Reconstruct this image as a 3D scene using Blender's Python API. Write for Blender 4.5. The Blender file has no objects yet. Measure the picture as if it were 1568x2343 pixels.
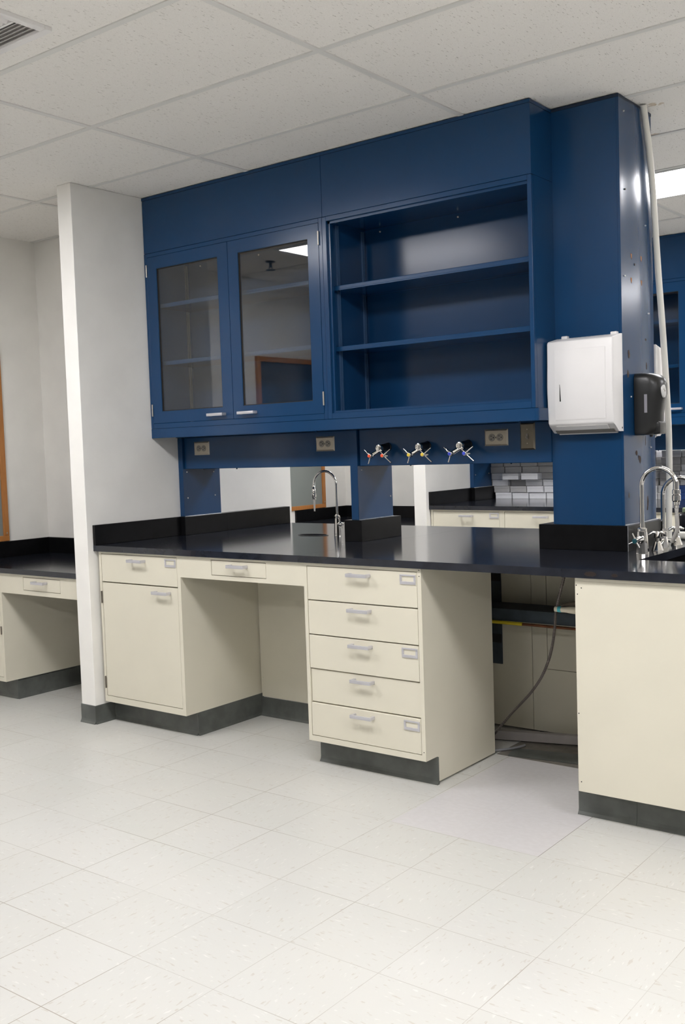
import bpy, bmesh, math, random
from mathutils import Vector, Matrix
random.seed(7)
PI = math.pi
C = bpy.context.scene.collection

# ------------------------------------------------------------------ camera
H = 2.7486                       # ceiling height
cam_d = bpy.data.cameras.new('camera'); cam = bpy.data.objects.new('camera', cam_d); C.objects.link(cam)
cam.matrix_world = Matrix(((0.79180442, -0.01165788, 0.61066345, 1.864996),
                           (0.60987875, 0.0692266, -0.78946538, -3.018735),
                           (-0.03307067, 0.99753284, 0.06192382, 1.379206), (0, 0, 0, 1)))
cam_d.sensor_fit = 'VERTICAL'; cam_d.sensor_height = 36.0
cam_d.lens = 2350.125 / 2343.0 * 36.0
cam_d.clip_start = 0.05; cam_d.clip_end = 60
bpy.context.scene.camera = cam
# ------------------------------------------------------------------ world, exposure
sc = bpy.context.scene
w = bpy.data.worlds.new('world'); sc.world = w; w.use_nodes = True
w.node_tree.nodes['Background'].inputs[0].default_value = (0.8, 0.85, 1, 1)
w.node_tree.nodes['Background'].inputs[1].default_value = 0.05
sc.view_settings.view_transform = 'Standard'; sc.view_settings.look = 'None'
sc.view_settings.exposure = 0.0; sc.view_settings.gamma = 1.0
sc.view_settings.use_curve_mapping = False
LAMP = 21.8                       # emission of the fluorescent lenses
LAMP_COL = (1.0, 0.995, 1.02)

# ------------------------------------------------------------------ materials
def nt_new(name):
    m = bpy.data.materials.new(name); m.use_nodes = True
    nt = m.node_tree; b = nt.nodes['Principled BSDF']
    return m, nt, b
class G:
    """tiny node-graph helper"""
    def __init__(s, nt): s.nt = nt; s.co = None
    def n(s, t, **k):
        x = s.nt.nodes.new(t)
        for a, v in k.items(): setattr(x, a, v)
        return x
    def put(s, sock, v):
        if v is None: return
        if hasattr(v, 'is_output'): s.nt.links.new(v, sock)
        else: sock.default_value = v
    def math(s, op, a, b=None, c=None, clamp=False):
        x = s.n('ShaderNodeMath', operation=op, use_clamp=clamp)
        s.put(x.inputs[0], a); s.put(x.inputs[1], b); s.put(x.inputs[2], c)
        return x.outputs[0]
    def obj(s):
        if s.co is None: s.co = s.n('ShaderNodeTexCoord').outputs['Object']
        return s.co
    def xyz(s, v=None):
        x = s.n('ShaderNodeSeparateXYZ'); s.put(x.inputs[0], v or s.obj()); return x.outputs
    def comb(s, a, b, c):
        x = s.n('ShaderNodeCombineXYZ'); s.put(x.inputs[0], a); s.put(x.inputs[1], b); s.put(x.inputs[2], c); return x.outputs[0]
    def map(s, v, scale=(1, 1, 1), rot=(0, 0, 0)):
        x = s.n('ShaderNodeMapping'); s.put(x.inputs[0], v); x.inputs['Scale'].default_value = scale; x.inputs['Rotation'].default_value = rot
        return x.outputs[0]
    def noise(s, v, scale=5, detail=2, rough=.5):
        x = s.n('ShaderNodeTexNoise'); s.put(x.inputs['Vector'], v); x.inputs['Scale'].default_value = scale
        x.inputs['Detail'].default_value = detail; x.inputs['Roughness'].default_value = rough
        return x.outputs[0]
    def white(s, v):
        x = s.n('ShaderNodeTexWhiteNoise'); s.put(x.inputs['Vector'], v); return x.outputs[0]
    def ss(s, v, a, b, lo=0., hi=1.):
        x = s.n('ShaderNodeMapRange', interpolation_type='SMOOTHSTEP')
        for i, q in enumerate((v, a, b, lo, hi)): s.put(x.inputs[i], q)
        return x.outputs[0]
    def mix(s, f, a, b):
        x = s.n('ShaderNodeMix', data_type='RGBA'); s.put(x.inputs['Factor'], f)
        s.put(x.inputs[6], a if hasattr(a, 'is_output') else (*a[:3], 1)); s.put(x.inputs[7], b if hasattr(b, 'is_output') else (*b[:3], 1))
        return x.outputs[2]
    def bump(s, h, strength=.2, dist=.002):
        x = s.n('ShaderNodeBump'); s.put(x.inputs['Height'], h); x.inputs['Strength'].default_value = strength; x.inputs['Distance'].default_value = dist
        return x.outputs[0]
def mat(name, col, rough=.5, metal=0., var=.06, vs=6., bump=0., bs=200., spec=.5, coat=0.):
    m, nt, b = nt_new(name); g = G(nt)
    n = g.noise(g.obj(), vs, 3)
    d = tuple(c * (1 - var) for c in col); l = tuple(min(1, c * (1 + var)) for c in col)
    g.put(b.inputs['Base Color'], g.mix(g.ss(n, .3, .7), d, l))
    b.inputs['Roughness'].default_value = rough; b.inputs['Metallic'].default_value = metal
    b.inputs['Specular IOR Level'].default_value = spec; b.inputs['Coat Weight'].default_value = coat
    if bump: g.put(b.inputs['Normal'], g.bump(g.noise(g.obj(), bs, 2), bump, .001))
    return m
BLUE = mat('blue_enamel', (.0064, .046, .128), .20, bump=.03, bs=260, spec=.40, var=.02)
ROOM = mat('grey_blue_room_wall', (.13, .14, .15), .6)
ROOM_R = mat('pale_grey_room_wall', (.19, .19, .19), .6)
BLUE_DARK = mat('blue_enamel_dark_seam', (.006, .02, .05), .5)
CREAM = mat('cream_enamel', (.70, .66, .54), .38, var=.012, bump=.05, bs=240)
WALL = mat('white_wall_paint', (.87, .85, .805), .6, var=.02, bump=.10, bs=160)
EPOXY = mat('black_epoxy_worktop', (.015, .017, .024), .125, var=.25, vs=14, bump=.03, bs=90)
EPOXY_EDGE = mat('black_epoxy_strip', (.0045, .0045, .005), .3, spec=.22, var=.3, vs=20)
VINYL = mat('dark_grey_vinyl_base', (.095, .101, .092), .45, var=.2, vs=12, bump=.08, bs=40)
CHROME = mat('chrome', (.82, .80, .77), .07, 1., var=.02)
STEEL = mat('brushed_steel', (.46, .41, .33), .38, .55, var=.08)
ALU = mat('aluminium_pull', (.60, .59, .62), .42, .55, var=.03)
HINGE = mat('hinge_metal', (.50, .47, .42), .35, .9)
HINGE_DK = mat('dark_hinge_metal', (.16, .14, .12), .4, .9)
DARK = mat('dark_gap', (.008, .008, .008), .7)
BLACKP = mat('black_plastic', (.013, .013, .013), .3, bump=.15, bs=420)
WHITEP = mat('white_enamel', (.82, .80, .79), .35, var=.015)
SOCK = mat('grey_socket', (.26, .24, .21), .5)
GREYP = mat('grey_translucent_panel', (.30, .29, .32), .35)
PVC = mat('cream_plastic_pipe', (.50, .46, .36), .4)
TUBE = mat('off_white_pipe', (.83, .81, .74), .38, var=.03)
RED = mat('orange_red_button', (.85, .10, .03), .35)
YEL = mat('yellow_button', (.80, .58, .06), .35)
BLU = mat('blue_button', (.04, .07, .55), .35)
TEAL = mat('teal_button', (.004, .06, .075), .3)
CAP_IN = mat('turret_inner', (.30, .29, .28), .3, .8)
STD_DK = mat('dull_steel_standard', (.14, .15, .17), .45, .4)
STEEL_DK = mat('dark_brushed_steel', (.20, .175, .135), .4, .9, var=.1)
STAINM = mat('dark_brown_stain', (.022, .014, .012), .3)
BLUE_STD = mat('blue_standard', (.05, .11, .22), .3, .2)
RUST = mat('brown_adhesive', (.05, .030, .020), .8, var=.5, vs=60)
ORANGEHOLE = mat('bare_orange_hole', (.42, .17, .05), .7)
PALE = mat('pale_screw', (.55, .56, .56), .4, .5)
CARD = mat('white_cardboard', (.88, .88, .90), .55, var=.04)
CARD_SHADED = mat('white_cardboard_shaded', (.56, .55, .54), .6, var=.06)  # white card with the shade on the stack put into its colour
CARD_B = mat('blue_cardboard', (.015, .05, .19), .5)
TAPE = mat('yellow_tape', (.60, .47, .02), .5)
COPPER = mat('copper_pipe', (.20, .075, .035), .45, .6, var=.3, vs=25)
BEAM = mat('blue_grey_steel', (.045, .06, .075), .55, .2, var=.25, vs=12)
CHAN = mat('grey_metal_channel', (.42, .39, .38), .5, .1, var=.12)
CONDUIT = mat('flexible_metal_conduit', (.10, .085, .08), .4, .7)
CABLEG = mat('grey_cable', (.25, .25, .26), .5)
SPR = mat('sprinkler_metal', (.1, .1, .1), .5, .5)
BOTTLE = mat('black_bottle', (.012, .012, .014), .3)
GREEN = mat('pale_green_cap', (.45, .55, .32), .4)
SMOKE = mat('clear_grey_tubing', (.42, .40, .37), .3)
GRID = mat('ceiling_grid_metal', (.74, .73, .70), .5, var=.01)
DOORW = mat('brown_door', (.03, .05, .09), .4, var=.2)

def wood():
    m, nt, b = nt_new('orange_wood'); g = G(nt)
    v = g.map(g.obj(), (14, 14, 1.2)); n = g.noise(v, 6, 6, .6)
    g.put(b.inputs['Base Color'], g.mix(n, (.36, .13, .03), (.56, .24, .065))); b.inputs['Roughness'].default_value = .4
    return m
WOOD = wood()
def pane_mat():
    m, nt, b = nt_new('window_pane'); g = G(nt)
    n = g.noise(g.obj(), 1.5, 2)
    g.put(b.inputs['Base Color'], g.mix(n, (.20, .225, .215), (.27, .29, .275))); b.inputs['Roughness'].default_value = .2
    return m
PANE = pane_mat()
def glass():
    m, nt, b = nt_new('cabinet_glass'); g = G(nt)
    nt.nodes.remove(b); out = nt.nodes['Material Output']
    tr = g.n('ShaderNodeBsdfTransparent'); tr.inputs[0].default_value = (.94, .94, .93, 1)
    gl = g.n('ShaderNodeBsdfGlossy'); gl.inputs['Roughness'].default_value = .015; gl.inputs[0].default_value = (1, 1, 1, 1)
    ge = g.n('ShaderNodeNewGeometry'); dt = g.n('ShaderNodeVectorMath', operation='DOT_PRODUCT')
    g.put(dt.inputs[0], ge.outputs['Normal']); g.put(dt.inputs[1], ge.outputs['Incoming'])
    f = g.math('POWER', g.math('SUBTRACT', 1., g.math('ABSOLUTE', dt.outputs['Value'])), 5.)
    f = g.math('MULTIPLY_ADD', f,   .95, .065, clamp=True)
    mx = g.n('ShaderNodeMixShader'); g.put(mx.inputs[0], f); g.put(mx.inputs[1], tr.outputs[0]); g.put(mx.inputs[2], gl.outputs[0])
    nt.links.new(mx.outputs[0], out.inputs['Surface'])
    return m
GLASS = glass()
def lens():
    m, nt, b = nt_new('lit_lamp_lens'); g = G(nt)
    nt.nodes.remove(b); e = g.n('ShaderNodeEmission')
    e.inputs[0].default_value = (*LAMP_COL, 1); e.inputs[1].default_value = LAMP
    nt.links.new(e.outputs[0], nt.nodes['Material Output'].inputs['Surface'])
    return m
LENS = lens()
T = .3048
def floor_mat():
    m, nt, b = nt_new('vinyl_floor_tile'); g = G(nt)
    X, Y, _ = g.xyz()
    sx = g.math('DIVIDE', X, T); sy = g.math('DIVIDE', Y, T)
    fx = g.math('FRACT', sx); fy = g.math('FRACT', sy)
    ix = g.math('FLOOR', sx); iy = g.math('FLOOR', sy)
    dx = g.math('MULTIPLY', g.math('MINIMUM', fx, g.math('SUBTRACT', 1., fx)), T)
    dy = g.math('MULTIPLY', g.math('MINIMUM', fy, g.math('SUBTRACT', 1., fy)), T)
    cell = g.comb(ix, iy, 0.)
    r = g.white(cell)
    par = g.math('ABSOLUTE', g.math('MODULO', g.math('ADD', ix, iy), 2.))
    # streaky chips, turned 90 degrees from tile to tile
    shift = g.n('ShaderNodeVectorMath', operation='ADD')
    g.put(shift.inputs[0], g.obj()); g.put(shift.inputs[1], g.comb(g.math('MULTIPLY', r, 17.), g.math('MULTIPLY', r, 9.), 0.)); v = shift.outputs[0]
    na = g.noise(g.map(v, (24, 95, 1), (0, 0, .25)), 1., 2, .5)
    nb = g.noise(g.map(v, (95, 24, 1), (0, 0, .25)), 1., 2, .5)
    ns = g.math('ADD', g.math('MULTIPLY', na, par), g.math('MULTIPLY', nb, g.math('SUBTRACT', 1., par)))
    chip = g.ss(ns, .635, .69)
    chip2 = g.ss(ns, .80, .86)
    pale = g.ss(ns, .36, .28)
    col = g.mix(r, (.590, .582, .545), (.612, .603, .568))
    cloud = g.noise(g.obj(), 2.2, 4)
    col = g.mix(g.ss(cloud, .35, .75, 0., .35), col, (.61, .59, .54))
    col = g.mix(g.math('MULTIPLY', pale, .35), col, (.82, .80, .76))
    col = g.mix(g.math('MULTIPLY', chip, .36), col, (.40, .33, .25))
    # tile lines, some stronger than others
    ln = g.noise(g.comb(g.math('MULTIPLY', X, 1.3), g.math('MULTIPLY', Y, 1.3), 3.), 1.3, 1)
    wd = g.ss(ln, .35, .65, .0007, .0013)
    lx = g.math('LESS_THAN', dx, wd); ly = g.math('LESS_THAN', dy, wd)
    line = g.math('MULTIPLY', g.math('MAXIMUM', lx, ly), g.ss(ln, .3, .7, .40, .9))
    # newer, cooler tiles let into the floor beside the drawer unit
    def box(x0, x1, y0, y1):
        a = g.math('MULTIPLY', g.math('GREATER_THAN', X, x0), g.math('LESS_THAN', X, x1))
        c = g.math('MULTIPLY', g.math('GREATER_THAN', Y, y0), g.math('LESS_THAN', Y, y1))
        return g.math('MULTIPLY', a, c)
    newer = box(-.297, .305, .003, .93)
    col = g.mix(line, col, (.30, .26, .21))
    ncol = g.mix(g.ss(g.noise(g.map(g.obj(), (40, 60, 1)), 1., 3), .35, .7), (.595, .572, .565), (.622, .600, .595))
    faint = g.math('MULTIPLY', g.math('LESS_THAN', g.math('MINIMUM', dx, dy), .0008), .22)
    ncol = g.mix(faint, ncol, (.4, .36, .33))
    col = g.mix(newer, col, ncol)
    edge = g.math('MULTIPLY', box(.3035, .306, .0, .93), .75)
    col = g.mix(edge, col, (.16, .13, .11))
    # bare slab where the tiles are missing, under the gap in the bench
    bare = box(-.37, .284, .93, 1.36)
    bn = g.noise(g.obj(), 18., 5, .6)
    bcol = g.mix(bn, (.10, .09, .075), (.30, .27, .23))
    col = g.mix(bare, col, bcol)
    g.put(b.inputs['Base Color'], col)
    rg = g.noise(g.obj(), 3., 4)
    g.put(b.inputs['Roughness'], g.math('MAXIMUM', g.ss(rg, .3, .7, .30, .42), g.math('MULTIPLY', bare, .8)))
    b.inputs['Specular IOR Level'].default_value = .45
    hgt = g.math('SUBTRACT', g.noise(g.obj(), 30., 2), g.math('MULTIPLY', line, 2.))
    g.put(b.inputs['Normal'], g.bump(hgt, .12, .001))
    return m
FLOOR = floor_mat()
GX0, GSX, GY0, GSY = -.3812, 1.2206, -.1632, .6067
def ceil_mat():
    m, nt, b = nt_new('acoustic_ceiling_tile'); g = G(nt)
    X, Y, _ = g.xyz()
    v = g.map(g.obj(), (250, 42, 1), (0, 0, -.30))
    n1 = g.noise(v, 1., 2, .55)
    v2 = g.map(g.obj(), (300, 90, 1), (0, 0, .25))
    n2 = g.noise(v2, 1., 1, .5)
    fis = g.math('MAXIMUM', g.ss(n1, .66, .695), g.math('MULTIPLY', g.ss(n2, .74, .78), .7))
    fine = g.noise(g.obj(), 320., 2)
    base = g.mix(g.ss(fine, .3, .7), (.85, .825, .785), (.90, .875, .835))
    rr = g.white(g.comb(g.math('FLOOR', g.math('DIVIDE', g.math('SUBTRACT', X, GX0), GSX)), g.math('FLOOR', g.math('DIVIDE', g.math('SUBTRACT', Y, GY0), GSY)), 1.))
    base = g.mix(g.math('MULTIPLY', rr, .10), base, (.6, .58, .55))
    col = g.mix(g.math('MULTIPLY', fis, .55), base, (.22, .18, .14))
    # brown water stains round the pipe hole
    for (sx, sy, sr) in ((.268, 1.225, .022), (.298, 1.238, .016), (.125, 1.655, .035), (.17, 1.665, .02)):
        d = g.math('SQRT', g.math('ADD', g.math('POWER', g.math('SUBTRACT', X, sx), 2.), g.math('POWER', g.math('SUBTRACT', Y, sy), 2.)))
        d = g.math('ADD', d, g.math('MULTIPLY', g.math('SUBTRACT', g.noise(g.obj(), 60., 4), .5), .06))
        ring = g.ss(d, sr, sr * .7)
        col = g.mix(g.math('MULTIPLY', ring, .5), col, (.42, .28, .12))
    g.put(b.inputs['Base Color'], col); b.inputs['Roughness'].default_value = .9; b.inputs['Specular IOR Level'].default_value = .1
    g.put(b.inputs['Normal'], g.bump(g.math('SUBTRACT', fine, g.math('MULTIPLY', fis, 4.)), .35, .001))
    return m
CEIL = ceil_mat()

# ------------------------------------------------------------------ mesh helpers
OFF = {}
def bm_(): return bmesh.new()
def box(bm, x0, x1, y0, y1, z0, z1, bev=0., seg=2):
    x0, x1 = sorted((x0, x1)); y0, y1 = sorted((y0, y1)); z0, z1 = sorted((z0, z1))
    r = bmesh.ops.create_cube(bm, size=1.)
    for v in r['verts']:
        v.co = Vector(((x0 + x1) / 2 + v.co.x * (x1 - x0), (y0 + y1) / 2 + v.co.y * (y1 - y0), (z0 + z1) / 2 + v.co.z * (z1 - z0)))
    if bev:
        bev = min(bev, .45 * min(x1 - x0, y1 - y0, z1 - z0))
        es = list({e for v in r['verts'] for e in v.link_edges})
        bmesh.ops.bevel(bm, geom=es, offset=bev, segments=seg, profile=.5, affect='EDGES')
def frame_of(d):
    d = Vector(d).normalized(); u = d.orthogonal().normalized(); return d, u, d.cross(u)
def ring(bm, c, u, v, r, n, ph=0.):
    return [bm.verts.new(Vector(c) + u * (r * math.cos(2 * PI * i / n + ph)) + v * (r * math.sin(2 * PI * i / n + ph))) for i in range(n)]
def bridge(bm, a, b):
    n = len(a)
    for i in range(n): bm.faces.new((a[i], a[(i + 1) % n], b[(i + 1) % n], b[i]))
def rod(bm, p0, p1, r0, r1=None, n=14, cap=True):
    r1 = r0 if r1 is None else r1
    d, u, v = frame_of(Vector(p1) - Vector(p0))
    a = ring(bm, p0, u, v, r0, n); b = ring(bm, p1, u, v, r1, n); bridge(bm, a, b)
    if cap: bm.faces.new(a[::-1]); bm.faces.new(b)
def lathe(bm, base, prof, axis=(0, 0, 1), n=20, ph=0.):
    """prof: (distance along axis, radius)"""
    d, u, v = frame_of(axis); base = Vector(base); rs = [ring(bm, base + d * h, u, v, max(r, 1e-4), n, ph) for h, r in prof]
    for a, b in zip(rs, rs[1:]): bridge(bm, a, b)
    bm.faces.new(rs[0][::-1]); bm.faces.new(rs[-1])
def smooth_path(pts, k=8):
    P = [Vector(p) for p in pts]; out = []
    for i in range(len(P) - 1):
        p0 = P[max(i - 1, 0)]; p1 = P[i]; p2 = P[i + 1]; p3 = P[min(i + 2, len(P) - 1)]
        for j in range(k):
            t = j / k
            out.append(.5 * ((2 * p1) + (p2 - p0) * t + (2 * p0 - 5 * p1 + 4 * p2 - p3) * t * t + (3 * p1 - p0 - 3 * p2 + p3) * t ** 3))
    out.append(P[-1]); return out
def sweep(bm, pts, r, n=12, rib=0.):
    pts = [Vector(p) for p in pts]; prev = None; first = None; d0 = (pts[1] - pts[0]).normalized(); u = d0.orthogonal().normalized()
    for i, p in enumerate(pts):
        d = (pts[min(i + 1, len(pts) - 1)] - pts[max(i - 1, 0)]).normalized()
        u = (u - d * u.dot(d)).normalized(); v = d.cross(u)
        rr = (r[i] if isinstance(r, (list, tuple)) else r) * (1 - (rib if i % 2 else 0))
        a = ring(bm, p, u, v, rr, n)
        if prev: bridge(bm, prev, a)
        else: first = a
        prev = a
    bm.faces.new(first[::-1]); bm.faces.new(prev)
def prism(bm, poly, z0, z1, axis='z'):
    """poly in the plane normal to axis: z->(x,y), y->(x,z), x->(y,z)"""
    def P(a, b, h): return {'z': (a, b, h), 'y': (a, h, b), 'x': (h, a, b)}[axis]
    A = [bm.verts.new(P(a, b, z0)) for a, b in poly]; B = [bm.verts.new(P(a, b, z1)) for a, b in poly]
    bm.faces.new(A[::-1]); bm.faces.new(B); bridge(bm, A, B)
def holed(bm, outer, holes, z0, z1):
    """slab with holes through it"""
    layers = []
    for z in (z0, z1):
        loops = []; edges = []
        for poly in [outer] + holes:
            vs = [bm.verts.new((x, y, z)) for x, y in poly]; loops.append(vs)
            edges += [bm.edges.new((vs[i], vs[(i + 1) % len(vs)])) for i in range(len(vs))]
        bmesh.ops.triangle_fill(bm, use_beauty=True, use_dissolve=False, edges=edges)
        layers.append(loops)
    for a, b in zip(*layers): bridge(bm, a, b)
def lock(o, world):
    OFF[o] = Vector(world)
def obj(name, bm, m, parent=None, smooth=False, **tags):
    bmesh.ops.recalc_face_normals(bm, faces=bm.faces)
    if parent is not None: off = OFF[parent]
    else:
        xs = [v.co for v in bm.verts]
        off = Vector(((min(c.x for c in xs) + max(c.x for c in xs)) / 2, (min(c.y for c in xs) + max(c.y for c in xs)) / 2, min(c.z for c in xs)))
        if tags.get('kind') == 'structure': off = Vector((0, 0, 0))
    for v in bm.verts: v.co -= off
    me = bpy.data.meshes.new(name); bm.to_mesh(me); bm.free()
    if smooth:
        for p in me.polygons: p.use_smooth = True
        try: me.set_sharp_from_angle(angle=math.radians(38))
        except Exception: pass
    me.materials.append(m)
    o = bpy.data.objects.new(name, me); C.objects.link(o)
    if parent is not None: o.parent = parent
    else: o.location = off
    OFF[o] = off
    for k, v in tags.items():
        if v is not None: o['category' if k == 'cat' else k] = v
    return o
def pieces(name, bm, m, parent, smooth=False):
    """one object for every loose piece of bm"""
    left = set(bm.verts); out = []
    while left:
        seed = next(iter(left)); isl = {seed}; st = [seed]
        while st:
            v = st.pop()
            for e in v.link_edges:
                o2 = e.other_vert(v)
                if o2 not in isl: isl.add(o2); st.append(o2)
        left -= isl
        nb = bmesh.new(); mp = {v: nb.verts.new(v.co) for v in isl}
        for f in {f for v in isl for f in v.link_faces}: nb.faces.new([mp[v] for v in f.verts])
        out.append(obj(name, nb, m, parent, smooth))
    bm.free(); return out
def thing(name, label, cat, loc, group=None):
    o = bpy.data.objects.new(name, None); C.objects.link(o); o.location = loc; OFF[o] = Vector(loc); o.empty_display_size = .05
    o['label'] = label; o['category'] = cat
    if group: o['group'] = group
    return o
def copy_tree(o, d=(0, 0, 0), label=None, group=None, parent=None):
    c = o.copy(); C.objects.link(c)
    if parent is not None: c.parent = parent
    else: c.location = o.location + Vector(d)
    OFF[c] = OFF[o] + Vector(d)
    if label: c['label'] = label
    if group: c['group'] = group
    for ch in list(o.children): copy_tree(ch, d, parent=c)
    return c
def struct(name, bm, m, parent=None, smooth=False): return obj(name, bm, m, parent, smooth, kind='structure')

# ------------------------------------------------------------------ key dimensions
XW0, XW = -2.4773, -2.3693        # free-standing wall
YW, YWF = .3173, 1.930
YC, YB, YK = .353, .367, .446
ZC, ZU, ZK = .9235, .8937, .1135
XF, YF = -3.7083, 1.0666          # alcove corner
P = 3.174                         # spacing of the bays
RX1, RY0, RY1 = 6.4, -7.0, 8.2

# ------------------------------------------------------------------ structure
b = bm_(); box(b, XF - .1, RX1 + .1, RY0 - .1, RY1 + .1, -.12, 0); struct('floor', b, FLOOR)
b = bm_(); box(b, XF - .1, RX1 + .1, RY0 - .1, RY1 + .1, H + .003, H + .06); struct('ceiling', b, CEIL)
b = bm_()
gx = []; i = -3
x = GX0 - 3 * GSX
while x < RX1: gx.append(x); x += GSX
gy = []; y = GY0 - 12 * GSY
while y < RY1: gy.append(y); y += GSY
for x in gx:
    if x > XF: box(b, x - .0125, x + .0125, RY0, RY1, H - .0015, H + .0045)
for y in gy:
    if y > RY0: box(b, XF, RX1, y - .0125, y + .0125, H - .0013, H + .0043)
struct('trim_1', b, GRID)
b = bm_(); box(b, XF - .1, XF, RY0, RY1, 0, H + .003); struct('wall_left', b, WALL)
b = bm_(); box(b, RX1, RX1 + .1, RY0, RY1, 0, H + .003); struct('wall_right', b, ROOM_R)
b = bm_(); box(b, XF - .1, RX1 + .1, RY1, RY1 + .1, 0, H + .003); struct('wall_back', b, WALL)
b = bm_(); box(b, XF - .1, RX1 + .1, RY0 - .1, RY0, 0, H + .003); struct('wall_front', b, ROOM)
def cove(bm, pts, n_out, h=.098, z=0.):
    """vinyl cove base along straight runs; pts = corner points on the surface, n_out = outward normals per run"""
    prof = ((0, 0), (.013, 0), (.012, .003), (.006, .012), (.0035, .022), (.0032, h - .002), (.001, h), (0, h))
    for (p, q), n in zip(zip(pts, pts[1:]), n_out):
        d = (Vector((*q, 0)) - Vector((*p, 0)));  nn = Vector((*n, 0))
        A = [bm.verts.new(Vector((*p, z)) + nn * a + Vector((0, 0, c))) for a, c in prof]
        B = [bm.verts.new(Vector((*q, z)) + nn * a + Vector((0, 0, c))) for a, c in prof]
        bridge(bm, A, B); bm.faces.new(A[::-1]); bm.faces.new(B)
for k in (0, 1):
    d = k * P
    b = bm_(); box(b, XW0, XW, YW + d, YWF + d, 0, H + .002, .002, 1); struct('wall_centre', b, WALL)
    b = bm_(); box(b, XF, XW0, YF + d, YF + .108 + d, 0, H + .002); struct('wall_alcove', b, WALL)
    b = bm_(); cove(b, [(XW0 - .003, YW + d), (XW + .004, YW + d)], [(0, -1)], .095)
    cove(b, [(XW, YW - .004 + d), (XW, YK + d)], [(1, 0)], .095)
    cove(b, [(XW0, YW - .004 + d), (XW0, YF + d)], [(-1, 0)], .095)
    cove(b, [(XW, YWF + d), (XW0, YWF + d)], [(0, 1)], .095)
    struct('baseboard_centre', b, VINYL)
    b = bm_(); cove(b, [(-3.19, YF + d), (XW0, YF + d)], [(0, -1)], .095); struct('baseboard_alcove', b, VINYL)
    # framed window on the left wall of the bay
    y0, y1, z0, z1 = -.62 + d, .763 + d, .872, 2.13
    b = bm_(); box(b, XF + .0005, XF + .004, y0 + .02, y1 - .02, z0 + .02, z1 - .02); wo = struct('window_%d' % (k + 1), b, PANE)
    b = bm_()
    for a in ((y0, y1, z0, z0 + .034), (y0, y1, z1 - .034, z1), (y0, y0 + .036, z0 + .034, z1 - .034), (y1 - .036, y1, z0 + .034, z1 - .034)):
        box(b, XF, XF + .018, a[0], a[1], a[2], a[3], .003)
    struct('window_frame', b, WOOD, wo)
    b = bm_()
    for zz in (z0 + .05, z1 - .05):
        rod(b, (XF + .017, y1 - .018, zz), (XF + .020, y1 - .018, zz), .005)
    [q.__setitem__('kind', 'structure') for q in pieces('frame_screw', b, STEEL, wo)]
# door on the left wall, seen mirrored in the cabinet glass
b = bm_(); box(b, XF, XF + .012, -2.47, -1.565, .004, 2.095); do = struct('door_1', b, DOORW)
b = bm_()
box(b, XF, XF + .03, -1.565, -1.525, 0, 2.135, .003); box(b, XF, XF + .03, -2.51, -2.47, 0, 2.135, .003); box(b, XF, XF + .03, -2.47, -1.565, 2.095, 2.135, .003)
struct('door_frame', b, WOOD, do)
b = bm_(); rod(b, (XF + .01, -2.39, 1.0), (XF + .05, -2.39, 1.0), .01); rod(b, (XF + .045, -2.39, 1.0), (XF + .045, -2.28, 1.0), .009)
struct('door_handle', b, STEEL, do)

# ------------------------------------------------------------------ ceiling fixtures
def troffer(x0, y0, label):
    x1, y1 = x0 + GSX, y0 + GSY
    t = thing('ceiling_light', label, 'ceiling light', ((x0 + x1) / 2, (y0 + y1) / 2, H - .006), 'fluorescent ceiling lights')
    b = bm_(); f = .03
    box(b, x0 + .012, x1 - .012, y0 + .012, y0 + f, H - .006, H + .003); box(b, x0 + .012, x1 - .012, y1 - f, y1 - .012, H - .006, H + .003)
    box(b, x0 + .012, x0 + f, y0 + f, y1 - f, H - .006, H + .003); box(b, x1 - f, x1 - .012, y0 + f, y1 - f, H - .006, H + .003)
    obj('lamp_frame', b, GRID, t)
    b = bm_(); box(b, x0 + f, x1 - f, y0 + f, y1 - f, H - .003, H + .002); obj('diffuser', b, LENS, t)
lx = [GX0 + GSX * k for k in (-2, 0, 2, 4)]
for j, y0 in ((0, GY0 - 2 * GSY), (1, GY0 + 4 * GSY), (2, GY0 - 8 * GSY), (3, GY0 + 10 * GSY)):
    for i, x0 in enumerate(lx):
        if j == 2 and i == 0: continue
        if j == 1 and i == 1: lab = 'lit fluorescent ceiling light beyond the blue column, behind the white pipe'
        elif j == 0 and i == 0: lab = 'lit fluorescent ceiling light mirrored in the right glass cabinet door'
        elif j == 0 and i == 1: lab = 'lit fluorescent ceiling light in front of the bench, glowing on the open shelves'
        else: lab = 'lit fluorescent ceiling light elsewhere in the room, out of view'
        troffer(x0, y0, lab)
# air diffuser at the top left
vx1, vy1 = -.892, -.886; vx0, vy0 = vx1 - .40, vy1 - .40
t = thing('air_vent', 'white louvred air vent in the ceiling tile, top left corner', 'air vent', ((vx0 + vx1) / 2, (vy0 + vy1) / 2, H - .012))
b = bm_(); f = .028
for a in ((vx0, vx1, vy0, vy0 + f), (vx0, vx1, vy1 - f, vy1), (vx0, vx0 + f, vy0 + f, vy1 - f), (vx1 - f, vx1, vy0 + f, vy1 - f)):
    box(b, a[0], a[1], a[2], a[3], H - .012, H + .004, .003)
obj('vent_frame', b, WHITEP, t)
b = bm_(); box(b, vx0 + f, vx1 - f, vy0 + f, vy1 - f, H + .0, H + .003); obj('vent_backing', b, CHAN, t)
b = bm_(); yd = vy1 - f - .10; box(b, vx0 + f, vx1 - f, yd - .004, yd + .004, H - .012, H + .001); obj('divider', b, WHITEP, t)
for i in range(5):
    b = bm_(); y = yd + .014 + i * .018
    prism(b, [(y, H - .011), (y + .0015, H - .011), (y + .013, H + .001), (y + .0115, H + .001)], vx0 + f, vx1 - f, 'x'); obj('louvre', b, WHITEP, t)
n = 14
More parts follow.
